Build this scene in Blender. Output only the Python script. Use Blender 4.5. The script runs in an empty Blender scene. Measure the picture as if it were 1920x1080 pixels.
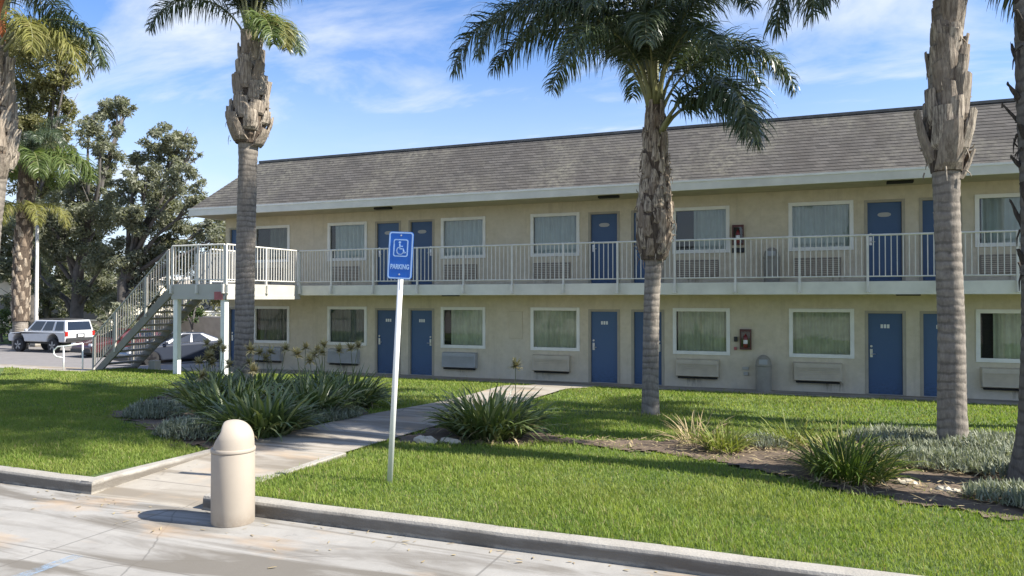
import bpy, math, random
import numpy as np
from mathutils import Vector, Matrix, Quaternion, noise as mnoise

random.seed(7)
RNG = np.random.default_rng(7)
SC = bpy.context.scene
COL = SC.collection
rad = math.radians

# ------------------------------------------------------------------ camera
YAW, CAM_H, FPX = rad(21.4), 1.95, 1400.0
PITCH = math.atan(20 / FPX)
cam_d = bpy.data.cameras.new('camera')
cam = bpy.data.objects.new('camera', cam_d)
COL.objects.link(cam)
cam.location = (0, 0, CAM_H)
cam.rotation_euler = (rad(90) + PITCH, 0, YAW)
cam_d.sensor_width = 36.0
cam_d.lens = FPX / 1920 * 36.0
cam_d.clip_start = 0.1
cam_d.clip_end = 3000
SC.camera = cam

# ------------------------------------------------------------------ light
SUN_EL, SUN_AZ = rad(44), rad(5)          # azimuth measured from +x towards +y
sdir = Vector((math.cos(SUN_EL) * math.cos(SUN_AZ), math.cos(SUN_EL) * math.sin(SUN_AZ), math.sin(SUN_EL)))
sd = bpy.data.lights.new('sun', 'SUN')
sd.energy = 5.0
sd.angle = rad(0.5)
sd.color = (1.0, 0.95, 0.87)
sun = bpy.data.objects.new('sun', sd)
COL.objects.link(sun)
sun.rotation_euler = sdir.to_track_quat('Z', 'Y').to_euler()

w = bpy.data.worlds.new('World')
SC.world = w
w.use_nodes = True
nt = w.node_tree
for n in list(nt.nodes):
    nt.nodes.remove(n)
out = nt.nodes.new('ShaderNodeOutputWorld')
bg = nt.nodes.new('ShaderNodeBackground')
bg.inputs['Strength'].default_value = 0.08
sky = nt.nodes.new('ShaderNodeTexSky')
sky.sky_type = 'NISHITA'
sky.sun_disc = False
sky.sun_elevation = SUN_EL
sky.sun_rotation = rad(90) - SUN_AZ
sky.air_density = 1.0
sky.dust_density = 0.3
sky.ozone_density = 3.0
# thin cirrus in the sky: streaky noise over the sky direction
tc = nt.nodes.new('ShaderNodeTexCoord')
sep = nt.nodes.new('ShaderNodeSeparateXYZ')
nt.links.new(tc.outputs['Generated'], sep.inputs[0])
def wmath(op, a, b=None, clamp=False):
    m = nt.nodes.new('ShaderNodeMath'); m.operation = op; m.use_clamp = clamp
    for i, v in enumerate((a, b)):
        if v is None: continue
        if isinstance(v, (int, float)): m.inputs[i].default_value = v
        else: nt.links.new(v, m.inputs[i])
    return m.outputs[0]
zc = wmath('ADD', wmath('MAXIMUM', sep.outputs['Z'], 0.0), 0.22)
ux = wmath('DIVIDE', sep.outputs['X'], zc)
uy = wmath('DIVIDE', sep.outputs['Y'], zc)
comb = nt.nodes.new('ShaderNodeCombineXYZ')
nt.links.new(ux, comb.inputs[0]); nt.links.new(uy, comb.inputs[1])
mp = nt.nodes.new('ShaderNodeMapping')
mp.inputs['Rotation'].default_value = (0, 0, rad(38))
mp.inputs['Scale'].default_value = (1.0, 1.9, 1)
mp.inputs['Location'].default_value = (0.55, 0.2, 0)
nt.links.new(comb.outputs[0], mp.inputs[0])
n1 = nt.nodes.new('ShaderNodeTexNoise')
n1.inputs['Scale'].default_value = 1.3; n1.inputs['Detail'].default_value = 9
n1.inputs['Roughness'].default_value = 0.58; n1.inputs['Distortion'].default_value = 0.45
nt.links.new(mp.outputs[0], n1.inputs['Vector'])
mr = nt.nodes.new('ShaderNodeMapRange')
mr.inputs['From Min'].default_value = 0.44; mr.inputs['From Max'].default_value = 0.72
mr.inputs['To Min'].default_value = 0.0; mr.inputs['To Max'].default_value = 0.95
nt.links.new(n1.outputs['Fac'], mr.inputs['Value'])
mix = nt.nodes.new('ShaderNodeMixRGB')
mix.inputs['Color2'].default_value = (5.7, 6.1, 6.7, 1)
hz = nt.nodes.new('ShaderNodeMapRange'); hz.inputs['From Min'].default_value = 0.0; hz.inputs['From Max'].default_value = 0.36
hz.inputs['To Min'].default_value = 0.72; hz.inputs['To Max'].default_value = 0.0; hz.interpolation_type = 'SMOOTHSTEP'
nt.links.new(sep.outputs['Z'], hz.inputs['Value'])
cf = wmath('MAXIMUM', mr.outputs[0], wmath('MULTIPLY', hz.outputs[0], 1.0))
cf = wmath('ADD', cf, wmath('MULTIPLY', wmath('MULTIPLY', hz.outputs[0], mr.outputs[0]), 0.5), True)
nt.links.new(cf, mix.inputs['Fac'])
tint = nt.nodes.new('ShaderNodeMixRGB'); tint.blend_type = 'MULTIPLY'; tint.inputs['Fac'].default_value = 1
tint.inputs['Color2'].default_value = (.90, 1.10, 1.38, 1)
nt.links.new(sky.outputs['Color'], tint.inputs['Color1'])
nt.links.new(tint.outputs['Color'], mix.inputs['Color1'])
nt.links.new(mix.outputs['Color'], bg.inputs['Color'])
nt.links.new(bg.outputs[0], out.inputs[0])

SC.view_settings.view_transform = 'Standard'
SC.view_settings.look = 'None'
SC.view_settings.exposure = 1.08
SC.view_settings.gamma = 1.0
SC.render.engine = 'CYCLES'
SC.cycles.use_denoising = True
SC.cycles.max_bounces = 8
SC.cycles.transparent_max_bounces = 12

# ------------------------------------------------------------------ helpers
def at(px, py, F):
    """world point seen at photo pixel (px,py), F metres ahead of the camera"""
    x = (px - 960) / FPX
    y = -(py - 540) / FPX
    fw = math.cos(PITCH) - y * math.sin(PITCH)
    up = math.sin(PITCH) + y * math.cos(PITCH)
    r = Vector((x * math.cos(YAW) - fw * math.sin(YAW), x * math.sin(YAW) + fw * math.cos(YAW), up))
    return Vector((0, 0, CAM_H)) + r * F

def tag(o, label=None, cat=None, group=None, kind=None):
    if label: o['label'] = label
    if cat: o['category'] = cat
    if group: o['group'] = group
    if kind: o['kind'] = kind
    return o

def empty(name, loc=(0, 0, 0), rz=0.0):
    o = bpy.data.objects.new(name, None)
    o.location = loc; o.rotation_euler = (0, 0, rz); o.empty_display_size = 0.2
    COL.objects.link(o)
    return o

def kids(o):
    return [c for c in list(COL.objects) if c.parent == o]

def copy_tree(o, parent=None):
    c = o.copy(); COL.objects.link(c)
    if parent is not None: c.parent = parent
    for k in kids(o): copy_tree(k, c)
    return c

class MB:
    def __init__(s):
        s.v = []; s.f = []; s.m = []; s.n = 0
    def add(s, verts, faces, mi=0):
        verts = np.asarray(verts, dtype=np.float64).reshape(-1, 3)
        s.v.append(verts)
        for f in faces: s.f.append(tuple(int(i) + s.n for i in f)); s.m.append(mi)
        s.n += len(verts)
    def box(s, x0, x1, y0, y1, z0, z1, mi=0, M=None):
        v = np.array([(x, y, z) for z in (z0, z1) for y in (y0, y1) for x in (x0, x1)], float)
        if M is not None:
            v = np.array([M @ Vector(p) for p in v])
        s.add(v, [(0, 2, 3, 1), (4, 5, 7, 6), (0, 1, 5, 4), (2, 6, 7, 3), (0, 4, 6, 2), (1, 3, 7, 5)], mi)
    def quad(s, a, b, c, d, mi=0):
        s.add([a, b, c, d], [(0, 1, 2, 3)], mi)
    def tube(s, pts, radii, n=8, mi=0, cap=True, jitter=0.0):
        pts = [Vector(p) for p in pts]
        if isinstance(radii, (int, float)): radii = [radii] * len(pts)
        T = []
        for i in range(len(pts)):
            a = pts[max(0, i - 1)]; b = pts[min(len(pts) - 1, i + 1)]
            T.append((b - a).normalized())
        ref = Vector((0, 0, 1)) if abs(T[0].z) < 0.9 else Vector((1, 0, 0))
        u = T[0].cross(ref).normalized()
        V = []
        for i, p in enumerate(pts):
            u = (u - T[i] * u.dot(T[i])).normalized()
            w_ = T[i].cross(u)
            for k in range(n):
                a = 2 * math.pi * k / n
                r = radii[i] * (1 + jitter * (random.random() - .5))
                V.append(p + (u * math.cos(a) + w_ * math.sin(a)) * r)
        F = []
        for i in range(len(pts) - 1):
            for k in range(n):
                k2 = (k + 1) % n
                F.append((i * n + k, i * n + k2, (i + 1) * n + k2, (i + 1) * n + k))
        if cap:
            F.append(tuple(range(n - 1, -1, -1)))
            F.append(tuple((len(pts) - 1) * n + k for k in range(n)))
        s.add(V, F, mi)
    def lathe(s, prof, n=32, c=(0, 0, 0), mi=0, axis='z', cap=True):
        V = []
        for r, h in prof:
            for k in range(n):
                a = 2 * math.pi * k / n
                if axis == 'z': V.append((c[0] + r * math.cos(a), c[1] + r * math.sin(a), c[2] + h))
                else: V.append((c[0] + r * math.cos(a), c[1] + h, c[2] + r * math.sin(a)))
        F = []
        for i in range(len(prof) - 1):
            for k in range(n):
                k2 = (k + 1) % n
                f = (i * n + k, i * n + k2, (i + 1) * n + k2, (i + 1) * n + k)
                F.append(f if axis == 'z' else f[::-1])
        if cap:
            F.append(tuple(range(n))[::-1] if axis == 'z' else tuple(range(n)))
            t = tuple((len(prof) - 1) * n + k for k in range(n))
            F.append(t if axis == 'z' else t[::-1])
        s.add(V, F, mi)
    def prism(s, poly, y0, y1, mi=0):
        """side profile poly in (x,z), extruded over y"""
        n = len(poly)
        V = [(x, y0, z) for x, z in poly] + [(x, y1, z) for x, z in poly]
        F = [tuple(range(n)), tuple(range(2 * n - 1, n - 1, -1))]
        for i in range(n):
            j = (i + 1) % n
            F.append((i, i + n, j + n, j))
        s.add(V, F, mi)
    def build(s, name, mats, parent=None, smooth=False, bevel=0.0, seg=2, loc=None):
        me = bpy.data.meshes.new(name)
        V = np.concatenate(s.v) if s.v else np.zeros((0, 3))
        me.from_pydata(V.tolist(), [], s.f)
        if not isinstance(mats, (list, tuple)): mats = [mats]
        for m in mats: me.materials.append(m)
        if len(mats) > 1: me.polygons.foreach_set('material_index', np.array(s.m, dtype=np.int32))
        if smooth: me.polygons.foreach_set('use_smooth', np.ones(len(me.polygons), dtype=bool))
        me.update()
        o = bpy.data.objects.new(name, me)
        COL.objects.link(o)
        if parent is not None: o.parent = parent
        if loc is not None: o.location = loc
        if bevel:
            b = o.modifiers.new('bevel', 'BEVEL'); b.width = bevel; b.segments = seg; b.limit_method = 'ANGLE'; b.angle_limit = rad(35)
        return o

def fast_mesh(name, V, Q, mats, parent=None, smooth=True, mi=None):
    """V (n,3) float, Q (m,k) int faces of equal size k"""
    me = bpy.data.meshes.new(name)
    V = np.ascontiguousarray(V, dtype=np.float32); Q = np.ascontiguousarray(Q, dtype=np.int32)
    m, k = Q.shape
    me.vertices.add(len(V)); me.vertices.foreach_set('co', V.ravel())
    me.loops.add(m * k); me.loops.foreach_set('vertex_index', Q.ravel())
    me.polygons.add(m)
    me.polygons.foreach_set('loop_start', np.arange(0, m * k, k, dtype=np.int32))
    me.polygons.foreach_set('loop_total', np.full(m, k, dtype=np.int32))
    if smooth: me.polygons.foreach_set('use_smooth', np.ones(m, dtype=bool))
    if not isinstance(mats, (list, tuple)): mats = [mats]
    for mm in mats: me.materials.append(mm)
    if mi is not None: me.polygons.foreach_set('material_index', np.asarray(mi, dtype=np.int32))
    me.update(); me.validate()
    o = bpy.data.objects.new(name, me)
    COL.objects.link(o)
    if parent is not None: o.parent = parent
    return o

# ------------------------------------------------------------------ materials
class G:
    """small node graph helper"""
    def __init__(s, name):
        s.m = bpy.data.materials.new(name); s.m.use_nodes = True
        s.t = s.m.node_tree; s.b = s.t.nodes['Principled BSDF']; s.o = s.t.nodes['Material Output']
        c = s.t.nodes.new('ShaderNodeTexCoord'); s.obj = c.outputs['Object']; s.gen = c.outputs['Generated']
        g = s.t.nodes.new('ShaderNodeNewGeometry'); s.geo = g
    def L(s, a, b): s.t.links.new(a, b)
    def mp(s, scale=(1, 1, 1), rot=(0, 0, 0), loc=(0, 0, 0), src=None):
        n = s.t.nodes.new('ShaderNodeMapping')
        n.inputs['Scale'].default_value = scale; n.inputs['Rotation'].default_value = rot; n.inputs['Location'].default_value = loc
        s.L(src or s.obj, n.inputs[0]); return n.outputs[0]
    def noise(s, scale, detail=4, rough=.55, vec=None, dist=0):
        n = s.t.nodes.new('ShaderNodeTexNoise')
        n.inputs['Scale'].default_value = scale; n.inputs['Detail'].default_value = detail
        n.inputs['Roughness'].default_value = rough; n.inputs['Distortion'].default_value = dist
        s.L(vec or s.obj, n.inputs['Vector']); return n.outputs['Fac']
    def ramp(s, fac, a, b, lo=0., hi=1.):
        n = s.t.nodes.new('ShaderNodeMapRange'); n.clamp = True
        n.inputs['From Min'].default_value = a; n.inputs['From Max'].default_value = b
        n.inputs['To Min'].default_value = lo; n.inputs['To Max'].default_value = hi
        s.L(fac, n.inputs['Value']); return n.outputs[0]
    def mix(s, fac, a, b, mode='MIX'):
        n = s.t.nodes.new('ShaderNodeMixRGB'); n.blend_type = mode
        for i, v in enumerate((fac, a, b)):
            if isinstance(v, (int, float)): n.inputs[i].default_value = v
            elif isinstance(v, tuple): n.inputs[i].default_value = (*v[:3], 1)
            else: s.L(v, n.inputs[i])
        return n.outputs[0]
    def math(s, op, a, b=None):
        n = s.t.nodes.new('ShaderNodeMath'); n.operation = op
        for i, v in enumerate((a, b)):
            if v is None: continue
            if isinstance(v, (int, float)): n.inputs[i].default_value = v
            else: s.L(v, n.inputs[i])
        return n.outputs[0]
    def bump(s, h, strength=.3, dist=.01):
        n = s.t.nodes.new('ShaderNodeBump')
        n.inputs['Strength'].default_value = strength; n.inputs['Distance'].default_value = dist
        s.L(h, n.inputs['Height']); s.L(n.outputs[0], s.b.inputs['Normal'])
    def color(s, c):
        if isinstance(c, tuple): s.b.inputs['Base Color'].default_value = (*c[:3], 1)
        else: s.L(c, s.b.inputs['Base Color'])
    def rough(s, r): s.b.inputs['Roughness'].default_value = r
    def island(s): return s.geo.outputs['Random Per Island']

def simple(name, c, rough=.6, var=.12, scale=6, metal=0, bump=0, bscale=60, spec=None):
    g = G(name)
    n = g.noise(scale, 5)
    d = tuple(x * (1 - var) for x in c); l = tuple(min(1, x * (1 + var)) for x in c)
    g.color(g.mix(g.ramp(n, .3, .7), d, l)); g.rough(rough)
    g.b.inputs['Metallic'].default_value = metal
    if spec is not None: g.b.inputs['Specular IOR Level'].default_value = spec
    if bump: g.bump(g.noise(bscale, 4), bump, .004)
    return g.m

def leafmat(name, cols, trans=.35, rough=.5, spec=.3, nscale=.8):
    """leaf colour varies leaf by leaf; some light passes through"""
    g = G(name)
    isl = g.island()
    c = g.mix(g.ramp(isl, 0, .6), cols[0], cols[1])
    if len(cols) > 2: c = g.mix(g.ramp(isl, .75, 1.), c, cols[2])
    c = g.mix(g.ramp(g.noise(nscale, 3), .35, .7, 0, .35), c, cols[1])
    g.color(c); g.rough(rough); g.b.inputs['Specular IOR Level'].default_value = spec
    tr = g.t.nodes.new('ShaderNodeBsdfTranslucent')
    g.L(g.mix(1., c, (1.25, 1.3, .75), 'MULTIPLY'), tr.inputs['Color'])
    ms = g.t.nodes.new('ShaderNodeMixShader'); ms.inputs[0].default_value = trans
    g.L(g.b.outputs[0], ms.inputs[1]); g.L(tr.outputs[0], ms.inputs[2]); g.L(ms.outputs[0], g.o.inputs[0])
    return g.m

M = {}
def concrete(name, base, stain, var=.16, joints=None, crack=False):
    g = G(name)
    big = g.noise(.55, 6, .6)
    mid = g.noise(3.0, 6, .65, dist=.6)
    fine = g.noise(45, 4, .7)
    c = g.mix(g.ramp(mid, .3, .72), tuple(x * (1 - var) for x in base), tuple(min(1, x * (1 + var * .6)) for x in base))
    c = g.mix(g.ramp(big, .5, .72, 0, .6), c, stain)
    c = g.mix(g.ramp(fine, .3, .75, 0, .35), c, tuple(x * .72 for x in base))
    if joints:
        sx, sy, ox, oy = joints
        br = g.t.nodes.new('ShaderNodeTexBrick'); br.offset = 0
        br.inputs['Scale'].default_value = 1; br.inputs['Brick Width'].default_value = sx; br.inputs['Row Height'].default_value = sy
        br.inputs['Mortar Size'].default_value = .011; br.inputs['Mortar Smooth'].default_value = .3
        wob = g.mp(loc=(ox, oy, 0))
        g.L(wob, br.inputs['Vector'])
        vo = g.t.nodes.new('ShaderNodeTexVoronoi'); vo.feature = 'DISTANCE_TO_EDGE'; vo.inputs['Scale'].default_value = .55
        nd = g.t.nodes.new('ShaderNodeTexNoise'); nd.inputs['Scale'].default_value = 2.2; nd.inputs['Detail'].default_value = 6
        g.L(g.obj, nd.inputs['Vector']); g.L(g.mix(.16, g.obj, nd.outputs['Color'], 'ADD'), vo.inputs['Vector'])
        ck = g.math('MULTIPLY', g.ramp(vo.outputs['Distance'], .0, .006, 1, 0), g.ramp(g.noise(.5, 3, vec=g.mp(loc=(4, 9, 0))), .5, .56))
        c = g.mix(g.math('MULTIPLY', ck, .7), c, tuple(x * .3 for x in base))
        sp = g.noise(6.5, 5, .7, vec=g.mp(loc=(2, 5, 0)))
        c = g.mix(g.ramp(sp, .62, .72, 0, .55), c, tuple(x * .45 for x in base))
        c = g.mix(g.math('MULTIPLY', br.outputs['Fac'], .62), c, tuple(x * .35 for x in base))
        # dark drip / tyre bands along x
        st = g.noise(1.0, 5, .6, vec=g.mp(scale=(.35, 2.2, 1)), dist=1.0)
        c = g.mix(g.ramp(st, .47, .60, 0, .85), c, (stain[0] * .72, stain[1] * .67, stain[2] * .60))
        rust = g.noise(.9, 4, .6, vec=g.mp(scale=(.8, 1.8, 1), loc=(3.3, 1.7, 0)))
        c = g.mix(g.ramp(rust, .55, .68, 0, .5), c, (.42, .29, .17))
    g.color(c); g.rough(.88)
    g.bump(g.math('ADD', fine, g.math('MULTIPLY', mid, .6)), .25, .006)
    return g.m

M['lot'] = concrete('lot_concrete', (.315, .30, .272), (.17, .16, .142), joints=(3.3, 4.75, 2.16 + 3.3, -4.10 + 4.75))
M['path'] = concrete('path_concrete', (.36, .325, .27), (.26, .235, .195), joints=(1.75, 1.6, 5.2, .4))
M['kerb'] = concrete('kerb_concrete', (.25, .23, .195), (.15, .135, .115), var=.3)
def kerbmat():
    g = G('kerb_concrete_dirt_shade')
    sz = g.t.nodes.new('ShaderNodeSeparateXYZ'); g.L(g.obj, sz.inputs[0])
    n = g.noise(3.2, 6, .65); f = g.noise(40, 4, .7); l = g.noise(1.3, 5, .7, vec=g.mp(scale=(1, 1, 6)))
    c = g.mix(g.ramp(n, .3, .7), (.27, .25, .215), (.37, .345, .30))
    d = g.math('MULTIPLY', g.ramp(g.math('ADD', sz.outputs[2], g.math('MULTIPLY', g.math('SUBTRACT', n, .5), .06)), .085, .115, 1, 0), g.ramp(l, .25, .6, .55, 1))  # face below the lit top darkened: shade painted in along with dirt
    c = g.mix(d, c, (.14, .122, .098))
    e = g.math('MULTIPLY', g.ramp(g.math('ADD', sz.outputs[2], g.math('MULTIPLY', g.math('SUBTRACT', l, .5), .05)), .012, .03, 1, 0), g.ramp(n, .4, .55))
    c = g.mix(e, c, (.33, .30, .25))
    c = g.mix(g.ramp(f, .6, .75, 0, .5), c, (.12, .105, .085))
    g.color(c); g.rough(.92); g.bump(g.math('ADD', f, n), .6, .012)
    return g.m
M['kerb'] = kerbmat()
M['asphalt'] = concrete('asphalt', (.21, .195, .185), (.17, .16, .155))

def stucco():
    g = G('beige_stucco')
    a = g.noise(1.1, 5, .6); b = g.noise(5, 5, .6); f = g.noise(55, 5, .7)
    c = g.mix(g.ramp(b, .3, .7), (.56, .49, .355), (.67, .59, .445))
    c = g.mix(g.ramp(a, .45, .7, 0, .5), c, (.62, .56, .45))
    v = g.t.nodes.new('ShaderNodeTexVoronoi'); v.inputs['Scale'].default_value = 9
    g.L(g.obj, v.inputs['Vector'])
    c = g.mix(g.ramp(v.outputs['Distance'], .0, .5, .22, 0), c, (.48, .415, .30))
    sz = g.t.nodes.new('ShaderNodeSeparateXYZ'); g.L(g.obj, sz.inputs[0])
    dirt = g.math('MULTIPLY', g.ramp(sz.outputs[2], -.4, .35, .55, 0), g.ramp(g.noise(2.3, 5, .65), .35, .7))
    c = g.mix(dirt, c, (.49, .455, .40))
    dr = g.noise(1.6, 5, .7, vec=g.mp(scale=(2.6, 1, .22), loc=(5, 0, 3)))
    c = g.mix(g.ramp(dr, .54, .7, 0, .42), c, (.44, .375, .27))
    g.color(c); g.rough(.9); g.bump(g.math('ADD', f, g.math('MULTIPLY', b, .8)), .5, .012)
    return g.m
M['stucco'] = stucco()
M['soffit'] = simple('soffit_paint', (.47, .41, .29), .8, .12, 3)

def shingle():
    g = G('roof_shingle')
    sz = g.t.nodes.new('ShaderNodeSeparateXYZ'); g.L(g.obj, sz.inputs[0])
    cb = g.t.nodes.new('ShaderNodeCombineXYZ')
    g.L(g.math('ADD', sz.outputs[0], g.math('MULTIPLY', sz.outputs[1], .93)), cb.inputs[0])
    g.L(sz.outputs[2], cb.inputs[1])
    br = g.t.nodes.new('ShaderNodeTexBrick'); br.offset = .5
    br.inputs['Scale'].default_value = 1; br.inputs['Brick Width'].default_value = .26; br.inputs['Row Height'].default_value = 1.72 / 19
    br.inputs['Mortar Size'].default_value = .007; br.inputs['Bias'].default_value = -.1
    br.inputs['Color1'].default_value = (.070, .065, .059, 1); br.inputs['Color2'].default_value = (.120, .111, .101, 1)
    br.inputs['Mortar'].default_value = (.052, .048, .044, 1)
    g.L(g.mp(loc=(0, -4.94, 0), src=cb.outputs[0]), br.inputs['Vector'])
    c = br.outputs['Color']
    lich = g.noise(.55, 5, .65, vec=g.mp(scale=(1, 1, .5)))
    spec = g.noise(7, 5, .7)
    c = g.mix(g.math('MULTIPLY', g.ramp(lich, .45, .62), g.ramp(spec, .4, .62)), c, (.175, .165, .132))
    c = g.mix(g.ramp(g.noise(2.2, 4, .6), .4, .7, 0, .35), c, (.105, .093, .080))
    c = g.mix(g.ramp(g.noise(.8, 4, .6, vec=g.mp(scale=(1.6, 1, .3), loc=(7, 3, 1))), .52, .7, 0, .55), c, (.06, .053, .047))
    g.color(c); g.rough(.95); g.bump(g.noise(90, 3, .7), .5, .006)
    return g.m
M['shingle'] = shingle()
M['ridge'] = simple('ridge_metal', (.13, .125, .118), .7, .3, 5)
M['white'] = simple('white_paint', (.80, .785, .72), .55, .08, 2.5, bump=.08)
M['fascia'] = simple('cream_fascia', (.66, .64, .56), .6, .10, 2.0, bump=.1)
M['rail'] = simple('rail_paint', (.66, .635, .57), .5, .10, 4)
M['stairrail'] = simple('stair_rail_paint', (.42, .40, .355), .5, .1, 4)
M['landing'] = simple('landing_paint', (.46, .44, .385), .6, .08, 2)
def doormat():
    g = G('blue_door_paint')
    oi = g.t.nodes.new('ShaderNodeObjectInfo')
    sz = g.t.nodes.new('ShaderNodeSeparateXYZ'); g.L(g.gen, sz.inputs[0])
    c = g.mix(oi.outputs['Random'], (.038, .084, .18), (.052, .112, .225))
    c = g.mix(g.ramp(g.noise(2.2, 5, .65), .4, .7, 0, .35), c, (.06, .115, .215))
    n = g.noise(11, 6, .75, vec=g.mp(scale=(1, 1, 2.2)))
    sc = g.math('MULTIPLY', g.ramp(sz.outputs[2], .0, .22, 1, 0), g.ramp(n, .45, .62))
    c = g.mix(g.math('MULTIPLY', sc, .6), c, (.022, .03, .045))
    c = g.mix(g.ramp(n, .69, .74, 0, .4), c, (.16, .18, .21))
    g.color(c); g.rough(.5); g.bump(g.noise(12, 3), .06, .004)
    return g.m
M['door'] = doormat()
M['doorframe'] = simple('door_frame_paint', (.37, .33, .255), .6, .08, 4)
M['steel'] = simple('brushed_steel', (.55, .55, .55), .35, .1, 8, metal=.9)
M['number'] = simple('number_white', (.75, .75, .72), .6, .05, 8)
M['plate_grey'] = simple('plate_grey', (.40, .39, .36), .5, .05, 8)
M['ac'] = simple('ac_cover', (.52, .455, .345), .6, .10, 4)
M['ac_grey'] = simple('ac_cover_grey', (.36, .365, .36), .6, .10, 4)
M['ac_dark'] = simple('ac_grille', (.27, .235, .19), .7, .15, 8)
M['dark'] = simple('dark_gap', (.02, .02, .02), .9, .1, 5)
M['slabtop'] = simple('walkway_deck', (.30, .27, .22), .8, .12, 3)
M['stairwood'] = simple('stair_tread', (.25, .232, .20), .8, .14, 5, bump=.15)
M['stringer'] = simple('stringer_paint', (.22, .208, .178), .6, .12, 3)
M['red'] = simple('cabinet_red', (.085, .022, .018), .4, .15, 6)
M['redbright'] = simple('extinguisher_red', (.17, .018, .014), .3, .1, 6)
M['redsign'] = simple('faded_red_sign', (.40, .12, .12), .6, .15, 8)
M['binfront'] = simple('cream_plastic', (.55, .475, .375), .55, .05, 2.5, bump=.05, bscale=140)
def binmat():
    g = G('cream_bin_plastic')
    sz = g.t.nodes.new('ShaderNodeSeparateXYZ'); g.L(g.obj, sz.inputs[0])
    c = g.mix(g.ramp(g.noise(2.5, 5), .3, .7), (.37, .32, .258), (.415, .362, .293))
    st = g.noise(4, 6, .7, vec=g.mp(scale=(5, 5, .5)))
    c = g.mix(g.ramp(st, .55, .75, 0, .28), c, (.36, .30, .23))
    base = g.math('MULTIPLY', g.ramp(sz.outputs[2], .0, .13, .8, 0), g.ramp(g.noise(9, 5, .7), .35, .65))
    c = g.mix(base, c, (.26, .21, .16))
    sc = g.noise(13, 6, .8, vec=g.mp(scale=(1, 1, 3)))
    c = g.mix(g.ramp(sc, .66, .72, 0, .5), c, (.33, .28, .22))
    g.color(c); g.rough(.62); g.b.inputs['Specular IOR Level'].default_value = .3; g.bump(g.noise(160, 3, .6), .12, .003)
    return g.m
M['binfront'] = binmat()
M['bingrey'] = simple('grey_bin', (.29, .27, .225), .6, .1, 5)
M['signblue'] = simple('sign_blue', (.008, .115, .48), .35, .06, 6)
M['signwhite'] = simple('sign_white', (.38, .56, .80), .4, .04, 6)
M['postwhite'] = simple('post_white', (.78, .78, .74), .45, .06, 4)
M['soil'] = concrete('bed_soil', (.13, .093, .062), (.08, .056, .038), var=.5)
M['stone'] = simple('pale_stone', (.50, .44, .34), .85, .15, 9, bump=.4, bscale=20)
M['rubber'] = simple('tyre_rubber', (.022, .022, .023), .85, .2, 9)
M['rim'] = simple('wheel_rim', (.30, .31, .33), .35, .15, 6, metal=.6)
M['blackrim'] = simple('black_rim', (.03, .03, .035), .35, .15, 6, metal=.4)
M['paleb'] = simple('pale_building_paint', (.55, .50, .40), .85, .1, 1.0)
M['blockwall'] = simple('tan_block_wall', (.42, .35, .27), .9, .12, 2.5, bump=.2, bscale=8)
M['farroof'] = simple('pale_roof', (.50, .46, .40), .9, .12, 1.5)
M['glassdark'] = simple('car_glass', (.012, .014, .018), .06, .1, 3, spec=.8)
M['paleglass'] = simple('far_window', (.05, .06, .075), .15, .1, 3)
M['plastic'] = simple('black_plastic', (.03, .03, .03), .6, .1, 6)
M['lamp_red'] = simple('tail_lamp', (.35, .02, .015), .2, .1, 6)
M['lamp_clear'] = simple('head_lamp', (.6, .62, .65), .1, .1, 6)
M['polem'] = simple('lamp_pole_paint', (.58, .56, .52), .5, .08, 2)

def carpaint(name, c, metal=0):
    g = G(name); g.color(c); g.rough(.28); g.b.inputs['Metallic'].default_value = metal
    g.b.inputs['Coat Weight'].default_value = .6; g.b.inputs['Coat Roughness'].default_value = .06
    n = g.noise(2.5, 4); g.color(g.mix(g.ramp(n, .3, .7), tuple(x * .93 for x in c), c))
    return g.m
M['carwhite'] = carpaint('white_car_paint', (.55, .56, .57))
M['carsilver'] = carpaint('silver_car_paint', (.04, .048, .068), .1)
M['carblue'] = carpaint('blue_car_paint', (.02, .045, .16), .2)
M['carred'] = carpaint('red_car_paint', (.07, .012, .014), .1)

def glass():
    g = G('window_glass')
    tr = g.t.nodes.new('ShaderNodeBsdfTransparent'); tr.inputs['Color'].default_value = (.92, .95, .92, 1)
    gl = g.t.nodes.new('ShaderNodeBsdfGlossy'); gl.inputs['Roughness'].default_value = .015
    fr = g.t.nodes.new('ShaderNodeFresnel'); fr.inputs['IOR'].default_value = 1.5
    n = g.noise(1.6, 2)
    b = g.t.nodes.new('ShaderNodeBump'); b.inputs['Strength'].default_value = .04; b.inputs['Distance'].default_value = .02
    g.L(n, b.inputs['Height']); g.L(b.outputs[0], gl.inputs['Normal'])
    ms = g.t.nodes.new('ShaderNodeMixShader')
    g.L(g.math('ADD', g.math('MULTIPLY', fr.outputs[0], 1.1), .02), ms.inputs[0])
    g.L(tr.outputs[0], ms.inputs[1]); g.L(gl.outputs[0], ms.inputs[2]); g.L(ms.outputs[0], g.o.inputs[0])
    return g.m
M['glass'] = glass()
M['curtain'] = simple('pale_curtain', (.52, .58, .57), .9, .08, 3)
M['curtain_green'] = simple('green_grey_curtain', (.60, .62, .47), .9, .15, 3)
M['curtain_dark'] = simple('dim_curtain', (.20, .22, .19), .9, .2, 3)

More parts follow.
